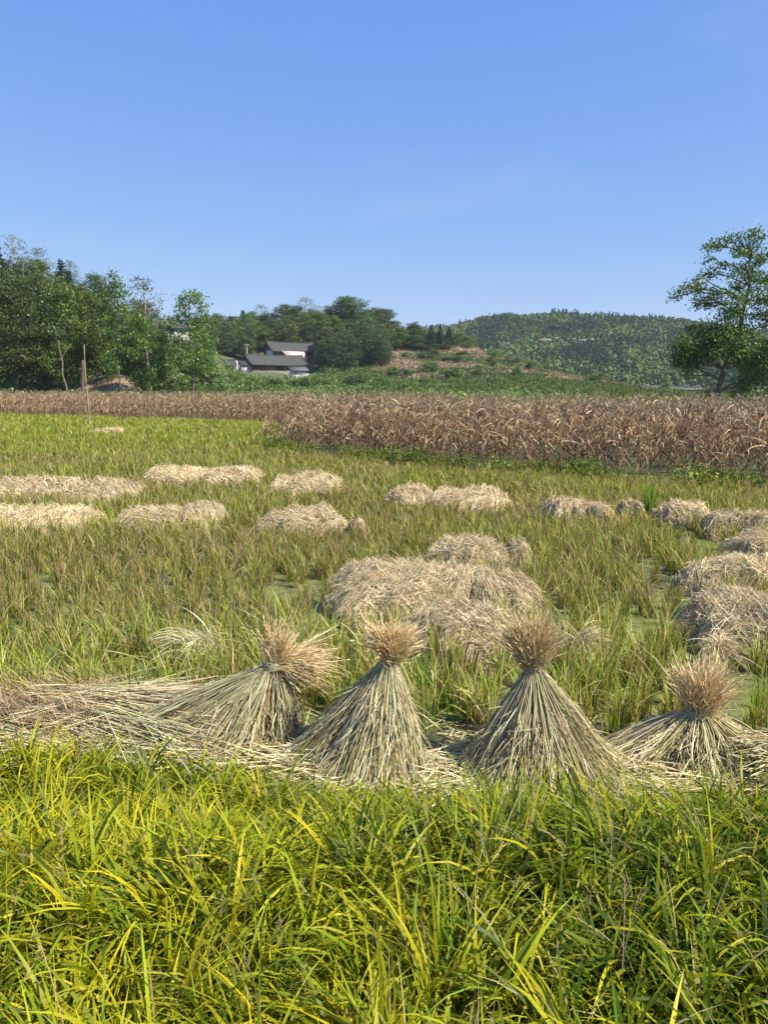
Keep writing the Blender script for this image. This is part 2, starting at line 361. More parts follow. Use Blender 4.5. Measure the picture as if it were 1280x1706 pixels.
# upper farmhouse
c = at(455, 598, 222)
h = root('farmhouse', c, R(33), 'upper dark tiled farmhouse with a pale slanting sheet leaning on its ochre front', 'house')
gable('wall', 0, 15.3, 6.6, 2.75, 4.95, M_wood, h, z0=-3.0, fy=0.02)
part('side_wall', M_white, h, (-0.12, -0.003, 0.0, 4.6, 0.0, 2.6))
part('front_boards', M_ochre, h, (0.1, 5.2, -0.06, 0.015, 0, 2.1)); part('front_boards', M_ochre, h, (10.2, 15.0, -0.06, 0.015, 0.1, 1.2))
part('door', M_dark, h, (9.0, 10.1, -0.07, 0.015, 0, 2.0))
for wx in (11.0, 13.2): part('window', M_dark, h, (wx, wx + 0.9, -0.07, 0.015, 1.25, 2.1))
gable_roof(15.3, 6.6, 2.75, 5.0, 1.1, 0.7, h)
a = Acc(); a.add([(2.0, -1.6, 2.35), (9.6, -1.6, 2.2), (10.4, -2.6, -0.6), (5.2, -2.6, -0.8), (2.0, -1.55, 2.31), (9.6, -1.55, 2.16), (10.4, -2.55, -0.64), (5.2, -2.55, -0.84)], BF, (1, 1, 1))
link('sheet_awning', a.mesh('sheet_awning', M_tarp), h)
# lower farmhouse
c = at(421, 620, 210)
h = root('farmhouse', c, R(33), 'lower long farmhouse with grey tiles, brown plank front and a mottled white end room', 'house')
gable('wall', 0, 16.5, 6.8, 2.55, 4.75, M_wood, h, z0=-2.5, fy=0.02)
part('door', M_dark, h, (7.4, 8.5, -0.07, 0.015, 0, 1.95))
for wx in (4.2, 5.3, 6.3, 9.6): 
    wq = part('window', M_mottle, h, (wx, wx + 0.75, -0.06, 0.015, 0.9, 1.8)); part('pane', M_dark, wq, (wx + 0.1, wx + 0.65, -0.09, -0.063, 1.0, 1.7))
part('end_door', M_conc, h, (13.2, 14.0, -0.07, 0.015, 0, 2.0)); part('post', M_pole, h, (12.6, 12.8, -0.9, -0.7, -0.5, 2.1))
gable_roof(16.5, 6.8, 2.55, 4.8, 1.1, 0.8, h)
e = part('side_room', M_mottle, h, (-3.0, -0.005, 0.6, 4.4, -0.8, 1.9))
a = Acc(); a.add([(-3.3, 0.2, 1.75), (-3.3, 2.5, 3.0), (-3.3, 4.8, 1.75), (0, 0.2, 1.75), (0, 2.5, 3.0), (0, 4.8, 1.75), (-3.3, 0.2, 1.9), (-3.3, 2.5, 3.15), (-3.3, 4.8, 1.9), (0, 0.2, 1.9), (0, 2.5, 3.15), (0, 4.8, 1.9)],
      np.array([[0, 3, 4, 1], [1, 4, 5, 2], [6, 7, 10, 9], [7, 8, 11, 10], [0, 1, 7, 6], [1, 2, 8, 7], [0, 6, 9, 3], [2, 5, 11, 8]]), (1, 1, 1))
link('side_roof', a.mesh('side_roof', M_tile), h)
a = Acc(); a.add([(-2.98, 0.62, 1.9), (-2.98, 4.38, 1.9), (-2.98, 2.5, 2.9), (-2.8, 0.62, 1.9), (-2.8, 4.38, 1.9), (-2.8, 2.5, 2.9)], np.array([[0, 2, 1], [3, 4, 5]]), (1, 1, 1))
link('side_gable', a.mesh('side_gable', M_mottle), h)
# white outbuilding right
c = at(487, 630, 205)
h = root('outbuilding', c, R(20), 'small white outbuilding with pale grey roof at the right end of the lower farmhouse', 'outbuilding')
part('wall', M_white, h, (0, 4.2, 0, 3.0, -1.5, 2.1))
a = Acc(); a.add([(-0.5, -0.7, 1.95), (4.7, -0.7, 1.95), (4.7, 3.4, 3.1), (-0.5, 3.4, 3.1), (-0.5, -0.7, 2.08), (4.7, -0.7, 2.08), (4.7, 3.4, 3.23), (-0.5, 3.4, 3.23)], BF, (1, 1, 1))
link('roof', a.mesh('roof', M_greyroof), h); part('door', M_conc, h, (0.6, 1.4, -0.05, 0.02, -0.5, 1.5))
h = root('retaining_wall', at(500, 634, 203), R(20), 'short grey concrete retaining wall below the white outbuilding', 'wall')
part('wall', M_conc, h, (0, 2.4, 0, 0.4, -1.0, 1.6)); part('coping', M_white, h, (-0.1, 2.5, -0.1, 0.5, 1.6, 1.8))
# left small cottage
c = at(362, 619, 204)
h = root('cottage', c, R(12), 'small dark roofed cottage with a white corner, left of the lower farmhouse', 'house')
gable('wall', 0, 4.9, 4.0, 1.7, 3.0, M_dark, h, z0=-1.5, fy=0.02)
part('end_wall', M_white, h, (3.4, 5.0, -0.12, 0.014, -0.6, 1.75)); gable_roof(4.9, 4.0, 1.8, 3.1, 0.6, 0.4, h)
part('chimney', M_white, h, (5.0, 5.5, 1.2, 1.7, -0.5, 2.9))
# high cottage
c = at(400, 577, 240)
h = root('cottage', c, R(8), 'brown walled cottage high among the trees above the farmhouses', 'house')
gable('wall', 0, 3.4, 4.0, 1.3, 2.6, M_wood, h, z0=-3, fy=0.02); part('door', M_dark, h, (1.2, 1.9, -0.05, 0.01, -0.5, 1.1)); gable_roof(3.4, 4.0, 1.4, 3.0, 0.6, 0.5, h)
# white house glimpsed through left trees
c = at(274, 566, 170)
h = root('cottage', c, R(25), 'white walled cottage glimpsed between the tree crowns on the left', 'house')
gable('wall', 0, 6, 4.6, 3.0, 4.4, M_mottle, h, z0=-4, fy=0.02); gable_roof(6, 4.6, 3.0, 4.5, 0.6, 0.5, h)
part('window', M_dark, h, (1.2, 2.1, -0.05, 0.01, 1.2, 2.2)); part('window', M_dark, h, (3.6, 4.5, -0.05, 0.01, 1.2, 2.2))
# low yard fence
c = at(421, 623, 206)
h = root('yard_fence', c, R(25), 'pale low stake fence along the yard of the lower farmhouse', 'fence')
part('rail', M_pole, h, (0, 10.5, 0, 0.08, 0.75, 0.85)); part('panel', M_conc, h, (0, 10.5, 0.1, 0.25, -1.2, 0.7))
for i in range(18):
    part('post', M_pole, h, (i * 0.6, i * 0.6 + 0.12, -0.12, -0.003, -0.8, 0.95 + 0.1 * math.sin(i * 7.1)))
# valley sheds right
for i, (px, py, Yd, L, rz, lb) in enumerate([(1064, 663, 170, 6.5, 4, 'low grey roofed shed in the valley beside the far utility pole'), (1118, 662, 165, 7.5, -3, 'low pale sheet roofed shed just left of the large right tree')]):
    h = root('shed', (at(px, py, Yd)[0], Yd, float(height(at(px, py, Yd)[0], Yd))), R(rz), lb, 'shed')
    part('wall', M_conc, h, (0, L, 0, 3, -0.5, 0.35)); gable_roof(L, 3.0, 0.35, 0.7, 0.4, 0.3, h, 0.08, M_greyroof)
    part('door', M_dark, h, (L * 0.4, L * 0.4 + 0.9, -0.04, 0.01, -0.3, 0.3))
def post(name, base, top, r0, r1, mat, label, cat, arms=None):
    h = root(name, base, 0, label, cat)
    d = np.array(top) - np.array(base); t = np.linspace(0, 1, 9)[:, None]
    P = (d * t)[None]; P = P + np.stack([0.02 * np.sin(t[:, 0] * 7), 0 * t[:, 0], 0 * t[:, 0]], -1)[None] * (1 if cat == 'pole' else 0)
    a = Acc(); rr = np.linspace(r0, r1, 9)
    tubes(a, P, rr[None], np.ones((1, 9, 3)), 8); link('shaft', a.mesh('shaft', mat), h)
    if arms:
        a = Acc(); tz = d * arms[0]
        box(a, tz[0] - arms[1], tz[0] + arms[1], tz[1] - 0.06 - r0, tz[1] - r0 * .8, tz[2] - 0.06, tz[2] + 0.06)
        link('crossarm', a.mesh('crossarm', mat), h)
        for s in (-1, 0, 1):
            b = Acc(); box(b, tz[0] + s * arms[1] * .85 - .05, tz[0] + s * arms[1] * .85 + .05, tz[1] - 0.06 - r0, tz[1] - r0 * .9, tz[2] + 0.063, tz[2] + 0.25)
            link('insulator', b.mesh('insulator', M_white), h)
    return h
post('utility_pole', at(411, 600, 216), at(411, 574, 216), 0.22, 0.17, M_pole, 'concrete utility pole standing between the two farmhouses and the cottage', 'utility pole', (0.95, 0.7))
bx = at(1078, 661, 168); post('utility_pole', (bx[0], 168, 0.2), at(1078, 640, 168), 0.13, 0.09, M_pole, 'thin pale utility pole far off in the valley', 'utility pole', (0.93, 0.5))
b0 = gnd(149, 722, -0.05); t0 = at(139, 574, 35.5)
h = post('bamboo_pole', b0, t0, 0.045, 0.028, M_bamboo, 'tall thin bamboo pole standing in the green rice at left', 'pole')
b1 = gnd(141, 660 + 40, 0.1)
h = post('wooden_post', (at(138, 690, 62)[0], 62, 0.1), at(137, 600, 62), 0.16, 0.12, M_bark, 'dark wooden post behind the bamboo pole, before the trees', 'post')

# ------------------------------------------------------------------ trees
def leaf_quads(acc, C, out, size, col, up=0.5, asp=0.55, droop=0.0):
    N = len(C)
    nrm = norm(rng.normal(0, 0.75, (N, 3)) + out * 0.5 + np.array([0, 0, up]))
    t = norm(np.cross(nrm, rng.normal(0, 1, (N, 3))) + np.array([0, 0, -droop])); b = np.cross(nrm, t)
    s = size[:, None]
    V = np.stack([C - t * s, C - b * s * asp - t * s * .1, C + t * s, C + b * s * asp + t * s * .15], 1).reshape(-1, 3)
    acc.add(V, np.arange(4 * N).reshape(N, 4), np.repeat(col, 4, 0))
def limb(acc, p, q, r0, r1, k=6, wob=0.06, sag=0.0):
    p = np.array(p, float); q = np.array(q, float); L = np.linalg.norm(q - p)
    t = np.linspace(0, 1, 7)[:, None]
    P = p + (q - p) * t + rng.normal(0, wob * L * 0.35, (7, 3)) * np.sin(t * math.pi)
    P[:, 2] += sag * L * np.sin(t[:, 0] * math.pi)
    tubes(acc, P[None], np.linspace(r0, r1, 7)[None], np.ones((1, 7, 3)), k)
    return P
def tree_mesh(name, blobs, trunk, pal, ncl=9, nleaf=26, lsize=0.17, csig=0.42, r0=0.22, bark=None, droop=0.0, shell=0.45):
    """blobs: (x,y,z,rx,rz, density) -> (crown mesh, trunk mesh)"""
    la, ba = Acc(), Acc()
    TP = np.array(trunk, float); K = len(TP)
    rr = np.linspace(r0, r0 * 0.3, K)
    tt = np.linspace(0, K - 1, 14); TPi = np.stack([np.interp(tt, range(K), TP[:, i]) for i in range(3)], -1)
    TPi[1:-1] += rng.normal(0, 0.05, TPi[1:-1].shape)
    tubes(ba, TPi[None], np.interp(tt, range(K), rr)[None], np.ones((1, 14, 3)), 8)
    for (x, y, z, rx, rz, dn) in blobs:
        c = np.array([x, y, z])
        below = TPi[TPi[:, 2] < z - 0.25 * rx] if (TPi[:, 2] < z - 0.25 * rx).any() else TPi[:1]
        j = np.argmin(np.linalg.norm(below - c, axis=1)); rj = r0 * (1 - 0.7 * j / 13) * 0.5
        P = limb(ba, below[j], c, rj, 0.03, 5, 0.1, 0.08)
        n = max(3, int(ncl * dn * rx * rx))
        d = norm(rng.normal(0, 1, (n, 3))); r = rng.uniform(shell, 1, (n, 1)) ** 0.6
        cc = c + d * r * np.array([rx, rx, rz])
        for q in cc[:: 3]: limb(ba, P[rng.integers(3, 7)], q, 0.028, 0.01, 3, 0.12)
        L = (rng.poisson(nleaf, n) + 3); ii = np.repeat(np.arange(n), L); N = len(ii)
        off = rng.normal(0, 1, (N, 3)) * csig * np.array([1, 1, 0.55 + droop]); off[:, 2] -= droop * np.abs(off[:, 2])
        pos = cc[ii] + off
        ccol = 1 + rng.normal(0, 0.16, (n, 1))
        col = pick(pal, N, 0.16) * ccol[ii]
        leaf_quads(la, pos, d[ii], rng.uniform(0.6, 1.25, N) * lsize, np.clip(col, .004, .9), droop=droop)
    return la.mesh(name + '_crown', M_leaf), ba.mesh(name + '_trunk', bark or M_bark, True)
DARK = [(0.052, 0.088, 0.018, 5), (0.082, 0.126, 0.024, 3), (0.12, 0.16, 0.035, 1)]
MID = [(0.095, 0.145, 0.020, 4), (0.14, 0.195, 0.03, 3), (0.062, 0.10, 0.018, 2)]
BRIGHT = [(0.085, 0.16, 0.022, 4), (0.12, 0.20, 0.03, 3), (0.06, 0.11, 0.02, 2)]
OLIVE = [(0.095, 0.110, 0.030, 4), (0.10, 0.115, 0.045, 2), (0.05, 0.075, 0.025, 3)]
GREY = [(0.10, 0.13, 0.08, 3), (0.13, 0.15, 0.10, 2), (0.07, 0.10, 0.055, 2)]
DRYP = [(0.16, 0.13, 0.07, 2), (0.10, 0.11, 0.05, 3), (0.13, 0.14, 0.08, 2)]
def rnd_blobs(H, crown_lo, Rc, n, dn=1.0, r=(1.1, 2.0), top=0.35):
    bl = []
    for i in range(n):
        t = (i + rng.uniform(0, 1)) / n; z = crown_lo + (H - crown_lo - 0.8) * t
        env = Rc * (math.sin(math.pi * min(max(0.14 + 0.8 * t, 0), 1)) ** 0.75 * (1 - 0.25 * t) + top * 0.1)
        a = i * 2.4 + rng.uniform(-.4, .4); q = env * math.sqrt(rng.uniform(0.1, 1)); b = rng.uniform(*r) * (0.75 + 0.35 * (1 - t))
        bl.append((q * math.cos(a), q * math.sin(a), z, b, b * rng.uniform(.6, .85), dn))
    return bl
LIB = {}
def lib(kind, *v): LIB.setdefault(kind, []).append(v)
for i in range(3):
    lib('dense', *tree_mesh('dense', rnd_blobs(13, 2.6, 3.9, 24), [(0, 0, -1.5), (0.1, 0, 4), (0.3, 0.2, 8), (0.1, 0, 11.5)], DARK))
for i in range(3):
    lib('mid', *tree_mesh('mid', rnd_blobs(13, 2.2, 3.8, 23), [(0, 0, -1.5), (-0.1, 0, 4), (0.1, 0.2, 8), (0.1, 0, 11.5)], MID if i else OLIVE))
for i in range(2):
    lib('light', *tree_mesh('light', rnd_blobs(13, 3.6, 3.0, 17, 0.9, (0.8, 1.5)), [(0, 0, -1.5), (0.3, 0, 4), (-0.1, 0.2, 8), (0.1, 0, 12)], BRIGHT, bark=M_bark, r0=0.16))
for i in range(2):
    lib('sparse', *tree_mesh('sparse', rnd_blobs(13, 5.0, 2.9, 20, 0.5, (0.7, 1.3)), [(0, 0, -1.5), (-0.3, 0, 4), (0.2, 0.2, 8), (0.1, 0, 12)], GREY if i == 0 else DRYP, nleaf=13, lsize=0.15, csig=0.4, bark=M_palebark, r0=0.15))
for i in range(2):
    lib('willow', *tree_mesh('willow', rnd_blobs(13, 2.0, 3.0, 24, 0.9, (0.9, 1.5)), [(0, 0, -1.5), (0.1, 0, 4), (0.1, 0.2, 8), (0.1, 0, 12)], [(0.055, 0.10, 0.03, 3), (0.08, 0.13, 0.04, 2), (0.04, 0.08, 0.025, 2)], csig=0.38, droop=0.8, nleaf=28))
def conifer(name, H, Rb):
    la, ba = Acc(), Acc()
    limb(ba, (0, 0, -1.5), (0, 0, H - .3), 0.16, 0.02, 6, 0.01)
    nl = 26
    for i in range(nl):
        t = i / nl; z = 1.6 + (H - 1.8) * t; r = Rb * (1 - t) ** 0.85 + 0.15
        for j in range(7):
            a = j * 0.9 + i * 1.3 + rng.uniform(-.3, .3); rl = r * rng.uniform(0.7, 1.15)
            m = max(8, int(26 * rl)); q = rng.uniform(0.15, 1, m) ** 0.7
            pos = np.stack([np.cos(a) * rl * q, np.sin(a) * rl * q, z - 0.25 * rl * q + 0.1 * rl * q * q], -1) + rng.normal(0, 0.12, (m, 3)) * np.array([1, 1, .6])
            leaf_quads(la, pos, np.zeros((m, 3)) + [math.cos(a), math.sin(a), 0], rng.uniform(.6, 1.2, m) * 0.2, pick([(0.025, 0.055, 0.022, 3), (0.035, 0.075, 0.028, 2)], m), asp=.4)
    return la.mesh(name + '_crown', M_leaf), ba.mesh(name + '_trunk', M_bark, True)
lib('conifer', *conifer('conifer', 12, 2.2)); lib('conifer', *conifer('conifer', 12, 2.6))
def bush_mesh(pal, n=7, Rb=1.3):
    bl = [(rng.uniform(-1, 1) * Rb * .7, rng.uniform(-1, 1) * Rb * .7, rng.uniform(0.35, 1.2), rng.uniform(.5, .9), rng.uniform(.45, .75), 1.6) for _ in range(n)]
    return tree_mesh('bush', bl, [(0, 0, -0.5), (0, 0, 0.3), (0.1, 0, 0.8)], pal, ncl=10, nleaf=26, lsize=0.12, csig=0.24, r0=0.06)
for pal in (MID, BRIGHT, OLIVE, DARK): lib('bush', *bush_mesh(pal))

NAMES = dict(dense='broadleaf_tree', mid='broadleaf_tree', light='broadleaf_tree', sparse='thin_tree', willow='drooping_tree', conifer='conifer', bush='bush')
def plant(kind, px, pytop, Yd, width=None, label='', cat='tree', group=None, var=None, base_z=None, hmin=None):
    cx = at(px, 600, Yd)[0]; z0 = float(height(cx, Yd)) if base_z is None else base_z
    zt = at(px, pytop, Yd)[2]; H0 = {'bush': 1.9, 'conifer': 12.0}.get(kind, 13.2)
    s = max((zt - z0) / H0, 0.12)
    v = LIB[kind]; cm, tm = v[rng.integers(len(v)) if var is None else var % len(v)]
    o = bpy.data.objects.new(NAMES[kind], None); COL.objects.link(o); o.location = (cx, Yd, z0)
    W0 = {'bush': 3.2, 'conifer': 5.0, 'sparse': 7.0, 'light': 7.2, 'willow': 7.4}.get(kind, 9.4)
    sx = s if width is None else width * mpp(px, 600, Yd) / W0
    o.scale = (sx, sx, s); o.rotation_euler = (0, 0, rng.uniform(0, 6.28))
    tag(o, label, cat, group)
    link('crown', cm, o); link('trunk', tm, o)
    return o
# large leaning tree on the right
YT = 52.0
def tb(px, py, rp, dn=1.0, dy=0.0, fl=0.75):
    q = at(px, py, YT); r = rp * mpp(px, py, YT); return (q[0] - TX, dy, q[2] - TZ, r, r * 1.0, dn * .85)
q = at(1194, 668, YT); TX, TZ = q[0], 0.15
tr = [(0, 0, -0.3)] + [(at(px, py, YT)[0] - TX, 0.05 * i, at(px, py, YT)[2] - TZ) for i, (px, py) in enumerate([(1197, 655), (1208, 620), (1217, 592), (1228, 560), (1243, 520), (1252, 470), (1254, 430)])]
blobs = [tb(*b) for b in [(1150, 588, 28, 1.3, .8), (1175, 575, 32, 1.3, -.5), (1140, 570, 20, 1.1, -.8), (1205, 575, 32, 1, .9), (1135, 605, 16, 1.1, 0), (1160, 612, 15, 1, .5), (1148, 625, 9, .8, 0),
        (1190, 552, 28, 1, -1.0), (1165, 545, 14, .9, .5), (1232, 580, 34, 1, -.6), (1262, 600, 36, 1, .6), (1285, 570, 34, 1, -.9), (1255, 640, 26, .9, .8), (1285, 640, 30, .9, 0), (1180, 650, 10, .8, .3),
        (1128, 493, 7, 1.2, 0), (1140, 482, 10, 1.1, .4), (1152, 473, 12, 1.1, -.4), (1172, 480, 15, 1, .7), (1190, 500, 22, 1, 0), (1168, 500, 13, 1, .3), (1213, 510, 24, 1, -1.2),
        (1187, 455, 13, .9, .4), (1203, 443, 12, 1, 0), (1186, 430, 10, .9, .5), (1178, 412, 8, 1, 0), (1192, 405, 9, 1.1, .3), (1206, 410, 9, 1, 0), (1208, 397, 6, 1, .2), (1222, 455, 13, .8, -.6), (1232, 480, 20, .8, .4),
        (1235, 400, 13, 1.1, .3), (1250, 392, 10, 1, 0), (1262, 385, 7, 1, 0), (1232, 420, 12, 1.1, -.4), (1252, 415, 16, 1, .5), (1268, 402, 11, 1, -.3), (1272, 430, 16, 1, 0), (1255, 450, 20, .9, .8), (1245, 470, 16, .8, -.6),
        (1280, 465, 22, .9, .4), (1262, 500, 26, .9, -.6), (1285, 520, 28, .9, .4), (1240, 540, 28, 1, .9), (1310, 480, 26, .9, 0), (1325, 540, 34, .9, .5), (1320, 600, 36, .9, 0), (1300, 420, 20, .9, 0)]]
cm, tm = tree_mesh('right', blobs, tr, [(0.048, 0.095, 0.018, 4), (0.088, 0.15, 0.022, 3), (0.14, 0.20, 0.03, 2)], ncl=30, nleaf=27, lsize=0.10, csig=0.27, r0=0.22, shell=0.1)
o = bpy.data.objects.new('broadleaf_tree', None); COL.objects.link(o); o.location = (TX, YT, TZ)
tag(o, 'large open crowned tree with a leaning dark trunk behind the corn at the right edge', 'tree'); link('crown', cm, o); link('trunk', tm, o)

# the trees one can tell apart
T = [  # kind, px, top py, Y, width px, label
 ('dense', 25, 470, 88, 130, 'dense tree with low dark foliage at the left edge, nearest the corn'),
 ('mid', 108, 455, 90, 120, 'olive green spreading tree behind the bamboo pole'),
 ('mid', 160, 480, 92, 90, 'rounded mid green tree just right of the bamboo pole'),
 ('light', 200, 450, 86, 84, 'slender tree with two tone leaves and dark trunk rising over the dirt bank'),
 ('sparse', 245, 445, 94, 92, 'airy grey leaved tree whose thin top shows sky, left of the bright green tree'),
 ('mid', 238, 520, 88, 88, 'bushy tree with visible trunk before the airy grey one'),
 ('light', 318, 470, 86, 96, 'bright green tree with a knobbly open top standing alone before the farm hill'),
 ('light', 340, 530, 100, 60, 'bright green tree leaning over the cottage at left of the farm'),
 ('conifer', 385, 524, 236, 26, 'slim dark conifer above the high cottage'),
 ('conifer', 407, 515, 250, 28, 'tallest slim conifer on the skyline left of the farmhouses'),
 ('sparse', 438, 503, 250, 44, 'thin pale tree on the skyline above the upper farmhouse'),
 ('dense', 478, 505, 252, 58, 'dark rounded tree on the skyline above the farmhouse roof'),
 ('sparse', 512, 490, 255, 56, 'greyish thin topped tree at the skyline right of the farmhouse'),
 ('mid', 530, 515, 244, 62, 'full green tree standing behind the right end of the farmhouse'),
 ('dense', 585, 491, 250, 96, 'broad darkest tree crowning the hill top beside the farm'),
 ('dense', 640, 512, 252, 66, 'dark tree stepping down the skyline right of the broadest one'),
 ('dense', 690, 535, 250, 46, 'rounded dark tree at the top of the dry terraces'),
 ('willow', 575, 545, 204, 60, 'drooping green tree touching the right end of the farmyard'),
 ('willow', 612, 520, 212, 66, 'tall feathery drooping tree in the middle of the grove beside the farm'),
 ('willow', 638, 555, 208, 44, 'smaller drooping tree at the right edge of the grove'),
 ('dense', 548, 560, 214, 44, 'dark low tree filling the gap between the farmhouse and the drooping trees'),
 ('conifer', 718, 540, 246, 24, 'leftmost conifer of the row on the terrace top'),
 ('conifer', 733, 538, 248, 24, 'tallest conifer of the row on the terrace top'),
 ('conifer', 748, 543, 250, 24, 'rightmost conifer of the row on the terrace top'),
 ('conifer', 8, 392, 112, 60, 'pointed conifer reaching highest at the left edge'),
 ('sparse', 38, 385, 124, 60, 'bare looking thin tree on the skyline beside the left conifer'),
 ('sparse', 75, 402, 126, 60, 'thin brownish tree on the skyline of the left hill'),
 ('conifer', 112, 428, 120, 50, 'dark pointed conifer under the skyline of the left hill'),
 ('sparse', 128, 425, 128, 46, 'small thin tree at the right end of the bare skyline row'),
 ('dense', 165, 450, 116, 70, 'blue green rounded tree where the left hill drops'),
]
for i, (k, px, pt, Yd, wd, lb) in enumerate(T): plant(k, px, pt, Yd, wd, lb, 'tree', var=i)
# the wooded slope between them
def prof(px): return np.interp(px, [-250, 0, 60, 130, 170, 230, 290], [330, 405, 418, 440, 462, 478, 500])
for i, px in enumerate(np.linspace(-160, 262, 24)):
    for r, (Yd, dp) in enumerate([(98, 85), (110, 45), (122, 10)]):
        if r == 0 and i % 2: continue
        if 205 < px and r == 0: continue
        x_ = px + rng.uniform(-14, 14)
        k = ['mid', 'dense', 'mid', 'dense', 'sparse', 'conifer'][rng.integers(6 if r == 2 else 4)]
        plant(k, x_, float(prof(x_)) + dp + rng.uniform(-10, 22), Yd + rng.uniform(-4, 4), None, {'mid': 'leafy mid green', 'dense': 'dark rounded', 'sparse': 'thin greyish', 'conifer': 'dark pointed'}[k] + ' tree in the ' + ['lowest', 'middle', 'top'][r] + ' row of the left wooded slope', 'tree', 'trees on the left wooded slope')
for i, px in enumerate(np.linspace(335, 725, 44)):
    x_ = px + rng.uniform(-8, 8)
    tp = np.interp(x_, [340, 400, 500, 560, 640, 690, 720], [520, 514, 502, 498, 512, 538, 548]) + rng.uniform(0, 16) + (i % 3) * 12
    plant(['dense', 'mid', 'dense', 'mid'][i % 4], x_, float(tp), 250 - (i % 3) * 5 + rng.uniform(-3, 4), rng.uniform(40, 60), ['dark tree', 'leafy green tree'][i % 2] + ['', ' at the skyline', ' halfway down'][(i + 1) % 3] + ' in the wood ' + ('left of the upper farmhouse' if x_ < 435 else 'straight behind the upper farmhouse' if x_ < 530 else 'right of the farmhouses' if x_ < 640 else 'at the top of the dry terraces'), 'tree', 'trees behind the farmhouses')
for i in range(58):
    x_ = rng.choice([rng.uniform(330, 436), rng.uniform(525, 640)]); Yd = rng.uniform(212, 240)
    tz = float(height(at(x_, 600, Yd)[0], Yd)); H = rng.uniform(6, 10)
    if 428 < x_ < 530 or (355 < x_ < 440 and Yd < 226): continue
    b = 853 - F * math.tan(math.atan((tz + H - CAM_H) / Yd) + PITCH) if False else None
    cx = at(x_, 600, Yd)[0]; fw = Yd * cp - (tz + H - CAM_H) * sp; up = Yd * sp + (tz + H - CAM_H) * cp
    plant(['mid', 'dense', 'willow'][i % 3], x_, 853 - F * up / fw, Yd, rng.uniform(30, 44), ['leafy', 'dark', 'drooping'][i % 3] + ' low tree on the slope ' + ('left of the farmyards' if x_ < 480 else 'right of the farmyards'), 'tree', 'trees beside the farmyards')
for i, (px, pt) in enumerate([(765, 548), (780, 556), (700, 548), (672, 548)]):
    plant('mid', px, pt + 4, 262, 34, 'low tree on the terrace skyline behind the conifers', 'tree', 'trees behind the terrace conifers')
# leaning pale bare trunk
h = root('bare_tree', (at(115, 645, 80)[0], 80, 0.6), 0, 'pale leaning bare trunk against the dark foliage left of the bamboo pole', 'tree')
a = Acc(); e = np.array(at(96, 566, 80)) - np.array(h.location); limb(a, (0, 0, -.5), e, 0.12, 0.05, 7, 0.03)
limb(a, e * .7, e * .7 + np.array([.7, .2, 1.3]), 0.05, 0.02, 5); limb(a, e * .85, e * .85 + np.array([-.5, .2, 1.2]), 0.05, 0.015, 5)
link('trunk', a.mesh('trunk', plain('grey_bark', (0.17, 0.15, 0.11), 0.9), True), h)
a = Acc(); cpt = rng.normal(0, .5, (160, 3)) + e + [0, 0, 1.0]; leaf_quads(a, cpt, cpt * 0, np.full(160, .13), pick(OLIVE, 160)); link('crown', a.mesh('crown', M_leaf), h)

def drymask(x, y):
    d = np.zeros(x.shape)
    for (px, py, Yd, rx, ry) in [(645, 595, 238, 8, 12), (690, 618, 205, 13, 9), (735, 580, 246, 14, 9), (780, 572, 250, 7, 8), (700, 634, 185, 10, 4), (655, 612, 215, 8, 9), (760, 622, 200, 8, 3), (820, 612, 225, 9, 4), (800, 590, 242, 9, 4), (860, 605, 235, 7, 8), (930, 630, 225, 12, 7), (960, 655, 190, 18, 10), (1000, 650, 240, 10, 12)]:
        c = at(px, py, Yd); d = np.maximum(d, np.exp(-(((x - c[0]) / rx) ** 2 + ((y - c[1]) / ry) ** 2)))
    return np.maximum(d, np.exp(-(((x + 33.5) / 7) ** 2 + ((y - 94) / 7) ** 2)))
for i, (px, pt, Yd, wd) in enumerate([(372, 562, 232, 34), (386, 572, 228, 30), (424, 566, 238, 34), (395, 560, 247, 40), (358, 560, 226, 36), (412, 556, 250, 40)]):
    plant(['mid', 'dense', 'willow'][i % 3], px, pt, Yd, wd, ['leafy green', 'dark', 'drooping', 'leafy crowded', 'small dark', 'taller drooping'][i] + ' tree around the cottage on the slope left of the upper farmhouse', 'tree')
# bushes on terraces and around the yards
BL = [(i, *b) for i, b in enumerate([
 (345, 628, 150, 50), (385, 628, 160, 40), (410, 630, 178, 40), (325, 610, 120, 60), (300, 625, 95, 60), (270, 632, 92, 44), (355, 642, 90, 50), (405, 636, 105, 60), (450, 632, 140, 50), (500, 633, 150, 46), (540, 628, 160, 50), (590, 628, 165, 46), (640, 630, 160, 40), (680, 640, 150, 36)])]
for i, px, pt, Yd, wd in BL:
    plant('bush', px, pt - 6, Yd, wd * 1.15, 'leafy green bush in the tangled belt below the farmhouses', 'bush', 'bushes below the farmhouses')
for i in range(66):
    x_ = rng.uniform(650, 1035); Yd = rng.uniform(165, 262)
    cx = at(x_, 600, Yd)[0]; tz = float(height(cx, Yd)); H = rng.uniform(1.0, 2.8)
    fw = Yd * cp - (tz + H - CAM_H) * sp; up = Yd * sp + (tz + H - CAM_H) * cp; pt = 853 - F * up / fw
    if drymask(np.array([cx]), np.array([Yd]))[0] > .55 and rng.uniform() < 0.8: continue
    plant('bush', x_, pt, Yd, rng.uniform(14, 34), 'green bush ' + ('low on' if Yd < 195 else 'halfway up' if Yd < 230 else 'at the top of') + ' the terraced hillside, ' + ('beside the farm grove' if x_ < 720 else 'in its middle' if x_ < 860 else 'on its falling right end'), 'bush', 'bushes on the terraced hillside')
for i in range(16):
    x_ = rng.uniform(1040, 1420); Yd = rng.uniform(150, 330)
    plant(['bush', 'mid'][i % 2] if Yd > 230 else 'bush', x_, rng.uniform(632, 648), Yd, None, 'small green tree or bush on the valley floor at the foot of the far hill', 'bush', 'bushes on the valley floor')

